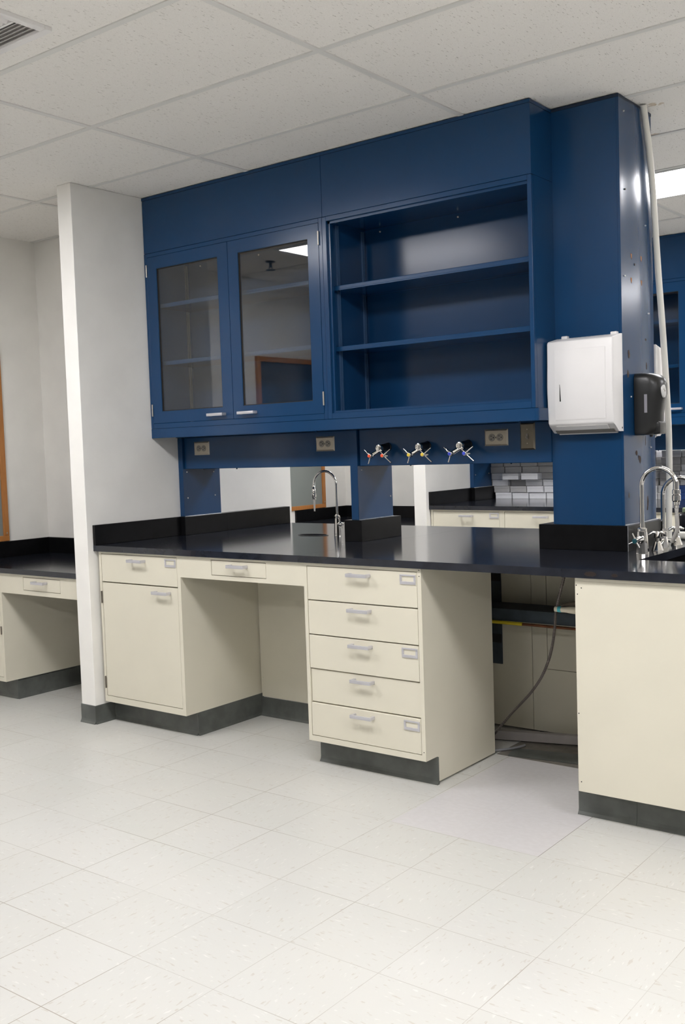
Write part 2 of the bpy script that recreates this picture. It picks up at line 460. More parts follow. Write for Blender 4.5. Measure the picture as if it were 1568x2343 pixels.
for i in range(n):
    b = bm_(); x = vx0 + f + .006 + i * (vx1 - vx0 - 2 * f - .012) / n
    prism(b, [(x, H - .011), (x + .0015, H - .011), (x + .015, H + .001), (x + .0135, H + .001)], vy0 + f, yd - .004, 'y'); obj('louvre', b, WHITEP, t)
t = thing('sprinkler_head', 'small dark sprinkler head on the ceiling, mirrored in the right glass cabinet door', 'sprinkler', (-3.13, -1.10, H - .07))
b = bm_(); lathe(b, (-3.13, -1.10, H), [(0, .035), (.004, .035), (.006, .012), (.03, .010), (.04, .014)], (0, 0, -1)); obj('body', b, SPR, t, True)
b = bm_(); lathe(b, (-3.13, -1.10, H - .058), [(0, .035), (.003, .035)], (0, 0, -1)); rod(b, (-3.118, -1.10, H - .04), (-3.113, -1.10, H - .058), .003); rod(b, (-3.142, -1.10, H - .04), (-3.147, -1.10, H - .058), .003)
obj('deflector', b, SPR, t)

# ------------------------------------------------------------------ base cabinets
def pull(parent, cx, z, yf, w=.108, so=.030, down=False):
    """bar pull standing off the face at y=yf"""
    b = bm_()
    box(b, cx - w / 2, cx + w / 2, yf - so - .005, yf - so + .004, z - .0075, z + .0075, .0025)
    for s in (-1, 1):
        x = cx + s * (w / 2 - .006)
        box(b, x - .006, x + .006, yf - so, yf, z - .007, z + .007, .002)
    return obj('handle', b, ALU, parent, True)
def holder(parent, cx, cz, yf, w=.076, h=.040):
    b = bm_(); x0, x1, z0, z1 = cx - w / 2, cx + w / 2, cz - h / 2, cz + h / 2
    box(b, x0, x1, yf - .004, yf, z0, z0 + .012, .001); box(b, x0, x1, yf - .004, yf, z1 - .007, z1, .001)
    box(b, x0, x0 + .009, yf - .004, yf, z0 + .012, z1 - .007); box(b, x1 - .009, x1, yf - .004, yf, z0 + .012, z1 - .007)
    return obj('label_holder', b, ALU, parent)
def carcass(parent, x0, x1, z0, z1, y0, y1, ops, floor_side=None, m=CREAM):
    """solid body behind the fronts with a face frame round the openings ops=(xa,xb,za,zb)"""
    b = bm_(); e = .022
    box(b, x0, x1, y0 + e, y1, z0, z1)
    xa = min(o[0] for o in ops); xb = max(o[1] for o in ops); za = min(o[2] for o in ops); zb = max(o[3] for o in ops)
    box(b, x0, xa, y0, y0 + e, z0, z1); box(b, xb, x1, y0, y0 + e, z0, z1)
    box(b, xa, xb, y0, y0 + e, z0, za); box(b, xa, xb, y0, y0 + e, zb, z1)
    if floor_side:
        for s in floor_side: box(b, s[0], s[1], YK + .0035, y1, .008, z0)
    return obj('carcass', b, m, parent)
def front(name, parent, xa, xb, za, zb, y0, gap=.0024, th=.019, m=CREAM):
    b = bm_(); box(b, xa + gap, xb - gap, y0, y0 + th, za + gap, zb - gap, .0012, 1)
    return obj(name, b, m, parent)
YBK = .924
# cabinet with one drawer over a door, against the free-standing wall
def drawer_door_cab(x0, x1, label, group='base cabinets', second=False):
    t = thing('base_cabinet', label, 'cabinet', ((x0 + x1) / 2, .645, 0))
    xa, xb = x0 + .017, x1 - .021
    carcass(t, x0, x1, ZK, ZU, YB, YBK, [(xa, xb, .145, .883)])
    d = front('drawer', t, xa, xb, .737, .883, YB); pull(d, (xa + xb) / 2 + .004, .855, YB); holder(d, xb - .045, .853, YB)
    d = front('door', t, xa, xb, .145, .736, YB); pull(d, xb - .103, .706, YB)
    for z in (.658, .216):
        b = bm_(); rod(b, (xa - .003, YB - .004, z - .031), (xa - .003, YB - .004, z + .031), .0038, n=10)
        for q in (-.010, .010): rod(b, (xa - .003, YB - .004, z + q - .0006), (xa - .003, YB - .004, z + q + .0006), .0044, n=10)
        obj('hinge', b, HINGE_DK, t, True)
    return t, xa, xb
t, xa, xb = drawer_door_cab(-2.3461, -1.7475, 'cream cabinet with a drawer over a door, beside the white wall')
b = bm_(); box(b, -2.3461, -1.7475, YK + .004, YBK, 0.0, ZK); 
cove(b, [(XW + .0035, YK + .004), (-1.7515, YK + .004)], [(0, -1)], ZK); cove(b, [(-1.7515, YK - .002), (-1.7515, .9015)], [(1, 0)], ZK - .01)
obj('toe_kick', b, VINYL, t)
# knee space: apron, shallow drawer, back panel
t = thing('knee_space_unit', 'cream knee-space unit with a shallow pencil drawer, between the two cream cabinets', 'knee-space unit', (-1.363, .63, 0))
b = bm_(); xa, xb, za, zb = -1.538, -1.1955, .809, .8815
X0, X1 = -1.7475, -.9782
box(b, X0, xa, YB, YB + .02, .789, ZU); box(b, xb, X1, YB, YB + .02, .789, ZU); box(b, xa, xb, YB, YB + .02, .789, za); box(b, xa, xb, YB, YB + .02, zb, ZU)
box(b, X0 + .02, X1 - .02, YB + .022, YB + .03, .79, ZU - .002)
obj('apron', b, CREAM, t)
d = front('drawer', t, xa, xb, za, zb, YB); pull(d, -1.36, .858, YB)
b = bm_(); box(b, X0 + .0095, X1, .903, .920, .10, .785); box(b, X0 + .0095, X1, .8995, .903, .118, .785)
for z in (.55, .20): rod(b, (X0 + .02, .8995, z), (X0 + .02, .897, z), .004)
obj('back_panel', b, CREAM, t)
b = bm_(); cove(b, [(X0 + .0095, .901), (X1, .901)], [(0, -1)], .098); obj('toe_kick', b, VINYL, t)
# five-drawer unit
x0, x1 = -.9782, -.3719
t = thing('drawer_cabinet', 'cream metal cabinet with five stacked drawers, standing beside the open gap in the bench', 'cabinet', (-.675, .645, 0))
zs = [.8795, .7315, .582, .433, .2855, .1375]
xa, xb = x0 + .0175, x1 - .0185
carcass(t, x0, x1, ZK, ZU, YB, .9238, [(xa, xb, zs[-1], zs[0])], [(x1 - .02, x1), (x0, x0 + .02)])
for i in range(5):
    push = 0 if i != 3 else .006
    d = front('drawer', t, xa, xb, zs[i + 1], zs[i], YB + push); pull(d, -.673, zs[i] - .027, YB + push)
    if i in (0, 2, 4): holder(d, -.4345, zs[i] - .033, YB + push)
b = bm_()
for z in (.886, .862, .150): rod(b, (x1 - .009, YB - .0006, z), (x1 - .009, YB + .001, z), .0022, n=8)
pieces('screw_hole', b, DARK, t)
b = bm_(); box(b, x0 + .02, x1 - .02, YK + .004, .90, 0, ZK)
cove(b, [(x0 - .002, YK + .003), (x1 + .008, YK + .003)], [(0, -1)], ZK); obj('toe_kick', b, VINYL, t)
# plain-fronted sink cabinet at the right
t = thing('sink_cabinet', 'tall plain cream cabinet front under the sink at the right edge', 'cabinet', (.74, .65, 0))
x0, x1 = .2839, 1.20
b = bm_(); box(b, x0, x1, YB, YB + .018, ZK, .880, .0015, 1); obj('front_panel', b, CREAM, t)
b = bm_(); box(b, x0 + .001, x1, YB + .0005, YB + .0175, .880, ZU); box(b, x0, x0 + .018, YB + .018, .93, ZK, ZU); box(b, x0, x0 + .018, YK + .01, .93, .008, ZK)
box(b, x1 - .018, x1, YB + .018, .93, .0, ZU); box(b, x0, x1, YB + .018, .93, ZK, ZK + .018); box(b, x0, x1, .912, .93, ZK, ZU)
obj('carcass', b, CREAM, t)
b = bm_()
for q in ((.286, .864), (.290, .832), (.292, .150), (.287, .40), (.305, .855)): rod(b, (q[0] + .004, YB - .0006, q[1]), (q[0] + .004, YB + .001, q[1]), .0022, n=8)
pieces('screw_hole', b, DARK, t)
b = bm_(); cove(b, [(x0 - .037, YK + .003), (.47, YK + .003)], [(0, -1)], ZK); cove(b, [(.4712, YK + .003), (x1, YK + .003)], [(0, -1)], ZK); box(b, x0 - .036, x1, YK + .0035, YK + .02, 0, ZK - .001)
obj('toe_kick', b, VINYL, t)

# ------------------------------------------------------------------ worktop slabs
YFAR = 1.873
def oval(cx, cy, a, bb, n=28): return [(cx + a * math.cos(2 * PI * i / n), cy + bb * math.sin(2 * PI * i / n)) for i in range(n)]
def slab(x0, x1, label, holes=(), y0=YC, z1=ZC, z0=ZU):
    b = bm_(); holed(b, [(x0, y0), (x1, y0), (x1, YFAR), (x0, YFAR)], list(holes), z0, z1)
    return obj('worktop', b, EPOXY, label=label, cat='worktop')
CUP = (-1.591, 1.188)
slab(XW, -.9955, 'black epoxy worktop slab with the small cup sink, next to the white wall', [oval(*CUP, .088, .044)])
slab(-.9945, .2394, 'black epoxy worktop slab between the seams, over the five-drawer cabinet and the gap')
SX0, SX1, SY0, SY1 = .392, .87, .690, 1.27
def rrect(x0, x1, y0, y1, r, n=5):
    out = []
    for cx, cy, a in ((x1 - r, y1 - r, 0), (x0 + r, y1 - r, PI / 2), (x0 + r, y0 + r, PI), (x1 - r, y0 + r, 1.5 * PI)):
        out += [(cx + r * math.cos(a + PI / 2 * i / n), cy + r * math.sin(a + PI / 2 * i / n)) for i in range(n + 1)]
    return out
slab(.2402, 1.22, 'black epoxy worktop slab with the rectangular sink opening, at the right end of the bench', [rrect(SX0, SX1, SY0, SY1, .012)], YC - .004, ZC + .0008, ZU - .001)
# stained patch and chips on the slab edge
b = bm_()
for cx, cz, a, c in ((.352, .909, .024, .009), (.442, .908, .012, .006)):
    vs = [b.verts.new((cx + a * math.cos(q * PI / 8) * random.uniform(.8, 1.1), YC - .0045, cz + c * math.sin(q * PI / 8) * random.uniform(.85, 1.1))) for q in range(16)]
    b.faces.new(vs)
ex = bmesh.ops.extrude_face_region(b, geom=list(b.faces)); 
for v in [q for q in ex['geom'] if isinstance(q, bmesh.types.BMVert)]: v.co.y += .0004
wt = [o for o in C.objects if o.name.startswith('worktop')][-1]
pieces('stain', b, STAINM, wt)
# cup sink
t = thing('cup_sink', 'small oval black cup sink let into the worktop, below the small gooseneck tap', 'sink', (CUP[0], CUP[1], ZC - .09))
b = bm_(); n = 28
prof = [(1.06, .0018), (1.0, .0030), (.93, .0022), (.90, -.012), (.86, -.06), (.60, -.085), (.2, -.088), (.05, -.088)]
rs = [[b.verts.new((CUP[0] + .092 * s * math.cos(2 * PI * i / n), CUP[1] + .048 * s * math.sin(2 * PI * i / n), ZC + h)) for i in range(n)] for s, h in prof]
for a, c in zip(rs, rs[1:]): bridge(b, a, c)
b.faces.new(rs[-1]); obj('bowl', b, EPOXY_EDGE, t, True)
b = bm_(); lathe(b, (CUP[0], CUP[1], ZC - .0875), [(0, .016), (.004, .016), (.005, .010)]); obj('strainer', b, STEEL, t, True)
# sink basin
t = thing('sink_basin', 'black rectangular sink basin hung under the worktop at the right edge', 'sink', (.63, .98, ZU - .26))
b = bm_(); w_ = .016
X0, X1, Y0, Y1, Z0, Z1 = SX0 - .012, SX1 + .012, SY0 - .010, SY1 + .012, ZU - .26, ZU - .0012
box(b, X0 - w_, X0, Y0 - w_, Y1 + w_, Z0, Z1); box(b, X1, X1 + w_, Y0 - w_, Y1 + w_, Z0, Z1); box(b, X0, X1, Y0 - w_, Y0, Z0, Z1); box(b, X0, X1, Y1, Y1 + w_, Z0, Z1)
box(b, X0, X1, Y0, Y1, Z0, Z0 + .016)
obj('basin', b, EPOXY_EDGE, t)
b = bm_(); lathe(b, (.63, .98, Z0 + .016), [(0, .045), (.003, .045), (.004, .03)]); obj('drain', b, STEEL, t, True)
# upstand strips and curbs
def strip(x0, x1, y0, y1, label, name='upstand', z0=ZC, z1=1.0276):
    b = bm_(); box(b, x0, x1, y0, y1, z0, z1, .0015, 1); return obj(name, b, EPOXY_EDGE, label=label, cat='upstand')
u1 = strip(XW, XW + .020, YC, .955, 'black upstand strip on the white wall, from the bench front to the blue wall post')
u2 = strip(XW, XW + .052, .9555, 1.290, 'black upstand strip boxed out round the foot of the blue wall post')
u3 = strip(XW, XW + .050, 1.2905, 1.855, 'black upstand strip on the white wall behind the blue wall post')
def curb(x0, x1, y0, y1, th, label):
    b = bm_(); box(b, x0, x1, y0, y1, ZC, 1.0276, .0012, 1)
    return obj('curb', b, EPOXY_EDGE, label=label, cat='curb')
cb1 = curb(-1.200, -1.095, .955, 1.295, .019, 'black curb boxed round the foot of the blue centre post')
cb2 = curb(-.150, .246, .9545, 1.345, .019, 'black curb boxed round the foot of the wide blue column')
SEAL = mat('pale_sealant', (.30, .31, .33), .5, var=.2, vs=60)
b = bm_(); prism(b, [(.2262, 1.0277), (.2320, 1.0277), (.2262, 1.0318)], .975, 1.326, 'y'); obj('sealant_bead', b, SEAL, cb2)
b = bm_(); box(b, .2448, .2466, .9540, .9556, ZC, 1.0278); obj('sealant_bead', b, SEAL, cb2)
b = bm_(); prism(b, [(-1.1199, 1.0277), (-1.1160, 1.0277), (-1.1199, 1.0300)], .972, 1.262, 'y'); obj('sealant_bead', b, SEAL, cb1)
b = bm_(); prism(b, [(-2.3349, 1.0277), (-2.3310, 1.0277), (-2.3349, 1.0305)], .975, 1.262, 'y'); obj('sealant_bead', b, SEAL, u2)
# sealant line
# ------------------------------------------------------------------ reagent shelving
YU, YBACK = .783, 1.112
YR0, YR1 = .985, 1.240
frame = thing('shelf_frame', 'blue upright posts and service panel carrying the blue wall cabinets over the bench', 'shelf frame', (-1.2, 1.11, 1.0276))
b = bm_(); box(b, -2.333, -1.166, YR0, YR1, 1.292, 1.4652, .002, 1); obj('service_panel', b, BLUE, frame)
b = bm_(); box(b, -1.116, -.098, YR0, YR1, 1.290, 1.4652, .002, 1); obj('service_panel', b, BLUE, frame)
b = bm_(); box(b, XW + .0005, -2.335, .970, 1.262, 1.0280, 1.4652, .0015, 1); obj('upright', b, BLUE, frame)
b = bm_(); box(b, -1.1645, -1.1200, .970, 1.262, 1.0278, 1.4652, .0015, 1); obj('upright', b, BLUE, frame)
b = bm_()
for y, z in ((1.00, 1.275), (1.00, 1.13), (1.21, 1.27), (1.215, 1.135)): rod(b, (-2.335, y, z), (-2.332, y, z), .0035, n=8)
for y, z in ((1.0, 1.27), (1.24, 1.13)): rod(b, (-1.12, y, z), (-1.117, y, z), .003, n=8)
pieces('screw', b, PALE, frame)
b = bm_()
for x in (-1.95, -2.2, -.83, -.3): rod(b, (x, 1.0, 1.292), (x, 1.0, 1.286), .004, n=8)
pieces('panel_screw', b, BLUE_DARK, frame)

def wall_cab(x0, x1, glass_doors, label, name):
    zb, zt = 1.5175, 2.452
    t = thing(name, label, 'wall cabinet', ((x0 + x1) / 2, (YU + YBACK) / 2, zb))
    s = .0185
    if glass_doors: fl, fr, fb, ft = .020, .021, .0275, .0205
    else: fl, fr, fb, ft = .024, .018, .0275, .021
    b = bm_()
    box(b, x0, x0 + s, YU + .0225, YBACK, zb, zt); box(b, x1 - s, x1, YU + .0225, YBACK, zb, zt)
    box(b, x0 + s, x1 - s, YU + .0225, YBACK, zb, zb + s); box(b, x0 + s, x1 - s, YU + .0225, YBACK, zt - s, zt)
    box(b, x0 + s, x1 - s, YBACK - .012, YBACK, zb + s, zt - s)
    # face frame
    box(b, x0, x0 + fl, YU, YU + .0225, zb, zt, .0015, 1); box(b, x1 - fr, x1, YU, YU + .0225, zb, zt, .0015, 1)
    box(b, x0 + fl, x1 - fr, YU, YU + .0225, zb, zb + fb, .0012, 1); box(b, x0 + fl, x1 - fr, YU, YU + .0225, zt - ft, zt, .0012, 1)
    if not glass_doors:       # inner lip of the open unit
        box(b, x0 + fl, x0 + fl + .014, YU + .012, YU + .03, zb + fb, zt - ft); box(b, x0 + fl, x1 - fr, YU + .012, YU + .03, zt - ft - .012, zt - ft)
        box(b, x1 - fr - .006, x1 - fr, YU + .012, YU + .03, zb + fb, zt - ft)
        box(b, x0 + fl, x1 - fr, YU + .010, YU + .03, zb + fb - .002, zb + fb + .010)
    obj('carcass', b, BLUE, t)
    for z in ((2.176, 1.869) if glass_doors else (2.1275, 1.8455)):
        b = bm_(); box(b, x0 + .026, x1 - .026, YU + .042, YBACK - .016, z - .0095, z + .0095, .003); box(b, x0 + .026, x1 - .026, YU + .042, YU + .056, z - .0125, z - .008)
        box(b, x0 + .026, x1 - .026, YBACK - .03, YBACK - .016, z - .0125, z - .008)
        obj('shelf', b, BLUE, t)
    for side in (0, 1):
        for yy in ((YBACK - .052,) if glass_doors else (YBACK - .052, YU + .075)):
            b = bm_(); q = [(0, 0), (.009, 0), (.009, .003), (.003, .003), (.003, .014), (.009, .014), (.009, .017), (0, .017)]
            xs = x0 + s + .0003 if side == 0 else x1 - s - .0003
            prism(b, [(xs + (u if side == 0 else -u), yy + v) for u, v in q], zb + .03, zt - .03)
            obj('shelf_standard', b, STD_DK if glass_doors else BLUE_STD, t)
    b = bm_()
    for xx in (x0 + .108, x0 + .545): rod(b, (xx, YBACK - .012, 2.415), (xx, YBACK - .016, 2.415), .004, n=8)
    pieces('mounting_screw', b, PALE, t)
    if glass_doors:
        xm = -1.7515 if name == 'glass_door_cabinet' else (x0 + x1) / 2
        za, zc_ = zb + fb, zt - ft
        for k, (xa, xb, ga, gb) in enumerate(((x0 + fl, xm, .071, .071), (xm, x1 - fr, .068, .066))):
            xa += .0015; xb -= .0015; q0, q1 = za + .0015, zc_ - .0015
            gx0, gx1, gz0, gz1 = xa + ga, xb - gb, q0 + .062, q1 - .064
            d = None
            b = bm_()
            for a in ((xa, gx0, q0, q1), (gx1, xb, q0, q1), (gx0, gx1, q0, gz0), (gx0, gx1, gz1, q1)): box(b, a[0], a[1], YU - .0005, YU + .020, a[2], a[3])
            d = obj('door', b, BLUE, t)
            b = bm_()
            e = .004
            for a in ((gx0, gx0 + e, gz0, gz1), (gx1 - e, gx1, gz0, gz1), (gx0 + e, gx1 - e, gz0, gz0 + e), (gx0 + e, gx1 - e, gz1 - e, gz1)): box(b, a[0], a[1], YU + .003, YU + .012, a[2], a[3])
            obj('gasket', b, DARK, d)
            b = bm_(); box(b, gx0 + .001, gx1 - .001, YU + .006, YU + .0095, gz0 + .001, gz1 - .001); obj('glass_pane', b, GLASS, d)
            pull(d, (xb - .106) if k == 0 else (xa + .105), 1.5725, YU, .112, .028)
            for z in (2.360, 1.616):
                b = bm_(); hx = xa - .002 if k == 0 else xb + .002
                rod(b, (hx, YU - .004, z - .032), (hx, YU - .004, z + .032), .0042, n=10); obj('hinge', b, HINGE, t, True)
    return t
gcab = wall_cab(XW + .001, -1.1425, True, 'blue wall cabinet with two glass doors, above the knee space', 'glass_door_cabinet')
ocab = wall_cab(-1.1420, -.0660, False, 'blue open-fronted wall cabinet with two shelves, beside the wide column', 'open_shelf_cabinet')
def soffit(x0, x1, label, top=True):
    t = thing('soffit_panel', label, 'soffit panel', ((x0 + x1) / 2, .95, 2.4525))
    b = bm_(); box(b, x0 + .0007, x1 - .0007, YU + .001, YBACK, 2.4535, H - .016, .001, 1); obj('panel', b, BLUE, t)
    b = bm_(); box(b, x0, x1, YU - .001, YBACK, H - .0155, H - .0018); obj('top_trim', b, BLUE, t)
    return t
sof1 = soffit(XW + .001, -1.1405, 'plain blue panel closing the space between the glass-door cabinet and the ceiling')
sof2 = soffit(-1.1400, -.0650, 'plain blue panel closing the space between the open-shelf cabinet and the ceiling')
# light rail below the cabinets
def rail(x0, x1, label):
    b = bm_(); box(b, x0, x1, YU + .0005, YU + .021, 1.4665, 1.5165)
    vs = [e for e in b.edges if abs(e.verts[0].co.z - e.verts[1].co.z) > .02 and e.verts[0].co.x > x1 - .001 and e.verts[0].co.y < YU + .002]
    bmesh.ops.bevel(b, geom=vs, offset=.016, segments=6, profile=.5, affect='EDGES')
    box(b, x1 - .02, x1, YU + .021, .972, 1.4665, 1.5165); box(b, x0, x1 - .02, YU + .021, YBACK, 1.500, 1.5165)
    box(b, x0, x1 - .02, .96, YBACK, 1.4665, 1.500)
    for xx in (-1.24 if x0 < -2 else x0 + .5, x1 - .10): rod(b, (xx, YU + .03, 1.5), (xx, YU + .03, 1.460), .005, n=8)
    return obj('light_rail', b, BLUE, label=label, cat='light rail')
r1 = rail(XW + .001, -.0560, 'long blue rail running under both wall cabinets, above the sockets and gas taps')

# ------------------------------------------------------------------ column casing
t = thing('column_casing', 'wide blue metal column from worktop to ceiling, carrying the towel and soap dispensers', 'column', (.075, 1.15, 1.0))
XP0, XP1, YP, YP2 = -.0773, .2260, .9746, 1.3232
b = bm_(); box(b, XP0, XP1 - .012, YP, YP + .012, 1.0278, H - .014); box(b, XP0, XP0 + .012, YP + .012, YP2, 1.0278, H - .014)
box(b, XP0, XP1 - .012, YP2 - .012, YP2, 1.0278, H - .014)
obj('front_cover', b, BLUE, t)
b = bm_(); box(b, XP0, XP1, YP - .001, YP2, H - .0135, H - .0016); obj('top_trim', b, BLUE_DARK, t)
# slightly bowed side cover (catches the light in soft upright streaks)
b = bm_(); ny, nz = 28, 26; y0, y1 = YP, 1.281; z0, z1 = 1.0278, H - .014
def bow(u, v):
    s = .0036 * (math.sin(PI * u) ** 2) * (1 + .15 * math.sin(v * 9)) + .0005 * math.sin(2 * PI * u * 1.5 + v * 3) * (1 if 0 < u < 1 else 0)
    return s
grid = [[b.verts.new((XP1 + bow(i / ny, j / nz), y0 + (y1 - y0) * i / ny, z0 + (z1 - z0) * j / nz)) for j in range(nz + 1)] for i in range(ny + 1)]
for i in range(ny):
    for j in range(nz): b.faces.new((grid[i][j], grid[i + 1][j], grid[i + 1][j + 1], grid[i][j + 1]))
ex = bmesh.ops.extrude_face_region(b, geom=list(b.faces))
for v in [q for q in ex['geom'] if isinstance(q, bmesh.types.BMVert)]: v.co.x = XP1 - .0115
obj('side_cover', b, BLUE, t, True)
b = bm_(); box(b, XP1 - .0115, XP1 - .0015, 1.2835, YP2, 1.0278, H - .014, .001, 1); obj('rear_cover', b, BLUE, t)
b = bm_(); box(b, -.0975, XP0 - .001, .990, 1.25, 1.0278, 1.4655); obj('filler_strip', b, BLUE, t)
b = bm_()
def blob(bm, x, y, z, ry, rz, hollow=False, n=14, nx=1):
    vs = [bm.verts.new((x, y + ry * math.cos(2 * PI * i / n) * random.uniform(.75, 1.15), z + rz * math.sin(2 * PI * i / n) * random.uniform(.75, 1.15))) for i in range(n)]
    f = bm.faces.new(vs)
    if hollow:
        r = bmesh.ops.inset_region(bm, faces=[f], thickness=min(ry, rz) * .42); bmesh.ops.delete(bm, geom=[f], context='FACES')
for a in ((1.036, 1.797, .017, .013, True), (1.105, 1.797, .011, .010, True), (1.19, 1.797, .012, .009, True), (1.222, 1.793, .009, .005, False), (1.038, 1.723, .010, .017, False), (1.027, 1.641, .010, .016, False),
          (1.2278, 1.682, .007, .017, False), (1.099, 1.32, .010, .010, False), (1.1355, 1.292, .009, .016, False), (1.122, 1.30, .008, .010, False), (1.018, 1.147, .005, .012, False), (1.2184, 1.111, .011, .026, False), (1.214, 1.085, .008, .012, False), (1.1988, 1.371, .007, .022, False)):
    u = (a[0] - y0) / (y1 - y0); blob(b, XP1 + .0036 * math.sin(PI * u) ** 2 + .0008, a[0], a[1], a[2], a[3], a[4])
ex = bmesh.ops.extrude_face_region(b, geom=list(b.faces))
for v in [q for q in ex['geom'] if isinstance(q, bmesh.types.BMVert)]: v.co.x -= .0022
pieces('adhesive_residue', b, RUST, t)
b = bm_()
for y, z in ((1.0775, 2.122), (1.181, 2.1245), (1.0745, 2.0248), (1.181, 2.0252)):
    u = (y - y0) / (y1 - y0); xx = XP1 + bow(u, .6); prism(b, [(y - .006, z + .010), (y + .006, z + .008), (y + .005, z - .004), (y + .001, z - .013), (y - .005, z - .003)], xx - .002, xx + .0008, 'x')
pieces('empty_screw_hole', b, ORANGEHOLE, t)
b = bm_(); 
for y, z, r in ((1.1079, 2.0908, .005), (1.0237, 2.381, .0035)): rod(b, (XP1 - .002, y, z), (XP1 + .0045, y, z), r, n=10)
pieces('drilled_hole', b, DARK, t)
b = bm_()
for y, z in ((1.0197, 2.6876), (1.2349, 2.2673), (1.257, 1.9042), (1.0062, 2.0347), (1.0528, 1.5501), (1.262, 1.34)):
    rod(b, (XP1 - .002, y, z), (XP1 + .0055, y, z), .0042, .003, n=10)
pieces('screw', b, PALE, t)

# ------------------------------------------------------------------ sockets and switch
def plate(bm, x0, x1, z0, z1, y, th=.005, ch=.007):
    f = [bm.verts.new(p) for p in ((x0, y, z0), (x1, y, z0), (x1, y, z1), (x0, y, z1))]
    g_ = [bm.verts.new(p) for p in ((x0 + ch, y - th, z0 + ch), (x1 - ch, y - th, z0 + ch), (x1 - ch, y - th, z1 - ch), (x0 + ch, y - th, z1 - ch))]
    bridge(bm, f, g_); bm.faces.new(g_); bm.faces.new(f[::-1])
def outlet(cx, label):
    z0, z1 = 1.3675, 1.4405; cz = (z0 + z1) / 2
    t = thing('socket_outlet', label, 'socket', (cx, YR0, z0))
    b = bm_(); plate(b, cx - .0585, cx + .0585, z0, z1, YR0); obj('cover_plate', b, STEEL, t)
    for s in (-1, 1):
        b = bm_(); lathe(b, (cx + s * .0195, YR0 - .0045, cz), [(0, .0165), (.0022, .0165), (.0028, .0155)], (0, -1, 0), 24); k = obj('socket', b, SOCK, t, True)
        b = bm_()
        for q in (-.0055, .0055): box(b, cx + s * .0195 - .006, cx + s * .0195 + .001, YR0 - .0078, YR0 - .0070, cz + q * 1.2 - .0013, cz + q * 1.2 + .0013)
        rod(b, (cx + s * .0195 + .0085, YR0 - .0070, cz), (cx + s * .0195 + .0085, YR0 - .0078, cz), .0028, n=10)
        pieces('pin_slot', b, DARK, k)
    b = bm_(); rod(b, (cx, YR0 - .0045, cz), (cx, YR0 - .0060, cz), .003, n=10); pieces('screw', b, HINGE_DK, t)
outlet(-2.193, 'double socket on the blue panel nearest the white wall')
outlet(-1.3257, 'double socket on the blue panel left of the red-buttoned gas tap')
outlet(-.3622, 'double socket on the blue panel between the blue-buttoned gas tap and the switch')
t = thing('light_switch', 'upright steel toggle switch plate on the blue panel, beside the wide column', 'switch', (-.209, YR0, 1.346))
b = bm_(); plate(b, -.2445, -.1735, 1.346, 1.4625, YR0, .006); obj('cover_plate', b, STEEL_DK, t)
b = bm_(); box(b, -.214, -.204, YR0 - .008, YR0 - .005, 1.392, 1.416, .001); k = obj('toggle_surround', b, SOCK, t)
b = bm_(); box(b, -.2125, -.2055, YR0 - .018, YR0 - .007, 1.396, 1.404, .0015); obj('toggle', b, SOCK, t)
b = bm_()
for z in (1.374, 1.434): rod(b, (-.209, YR0 - .006, z), (-.209, YR0 - .0072, z), .003, n=10)
pieces('screw', b, STEEL, t)

# ------------------------------------------------------------------ gas taps
def gas(cx, mcol, colour):
    cz = 1.3725; yf = .905
    t = thing('gas_tap', 'double laboratory gas tap with %s buttons, on the blue panel' % colour, 'gas tap', (cx, YR0, cz - .06))
    b = bm_(); lathe(b, (cx, YR0 - .0018, cz + .006), [(0, .0205), (.004, .0205), (.006, .0185), (.03, .0178), (.068, .0165)], (0, -1, -.07), 24); obj('turret_body', b, BLACKP, t, True)
    b = bm_(); lathe(b, (cx, yf + .014, cz + .001), [(0, .0168), (.010, .0172), (.0145, .0160), (.0155, .0125), (.0125, .0120), (.0120, .001)], (0, -1, 0), 28); k = obj('turret_cap', b, CHROME, t, True)
    b = bm_(); box(b, cx + .001, cx + .006, yf - .0005, yf + .004, cz - .009, cz + .008); box(b, cx - .007, cx + .008, yf - .0003, yf + .003, cz - .0115, cz - .009); pieces('cap_mark', b, CAP_IN, k)
    for s in (-1, 1):
        hx, hy, hz = cx + s * .037, .885, cz - .0335
        b = bm_(); rod(b, (cx + s * .008, yf + .012, cz - .012), (hx + (-s) * .004, hy + .022, hz + .006), .0092, .0105, 14); lathe(b, (hx, hy + .024, hz), [(0, .0085), (.012, .0115), (.016, .0085), (.022, .0080)], (0, -1, 0), 14)
        vb = obj('valve_body', b, CHROME, t, True)
        b = bm_(); lathe(b, (hx, hy + .004, hz), [(0, .0105), (.006, .0108), (.008, .0095), (.0085, .0085)], (0, -1, 0), 20); obj('lever_hub', b, CHROME, vb, True)
        b = bm_(); lathe(b, (hx, hy - .0046, hz), [(0, .0080), (.0030, .0076), (.0040, .0055)], (0, -1, 0), 18); obj('index_button', b, mcol, vb, True)
        if s < 0: arms = (((-.006, .006), (-.034, .029), .0045, .0018), ((-.012, .011), (-.021, .021), .0062, .0045), ((-.001, -.008), (-.013, -.037), .0026, .0030))
        else: arms = (((.008, .006), (.040, .029), .0030, .0026), ((.010, -.006), (.043, -.034), .0036, .0042), ((.006, -.002), (.027, -.001), .006, .003))
        b = bm_()
        for (ax, az), (bx_, bz), r0, r1_ in arms: rod(b, (hx + ax, hy + .004, hz + az), (hx + bx_, hy + .006, hz + bz), r0, r1_, 12)
        obj('lever', b, CHROME, vb, True)
gas(-.945, RED, 'red'); gas(-.7225, YEL, 'yellow'); gas(-.5045, BLU, 'blue')

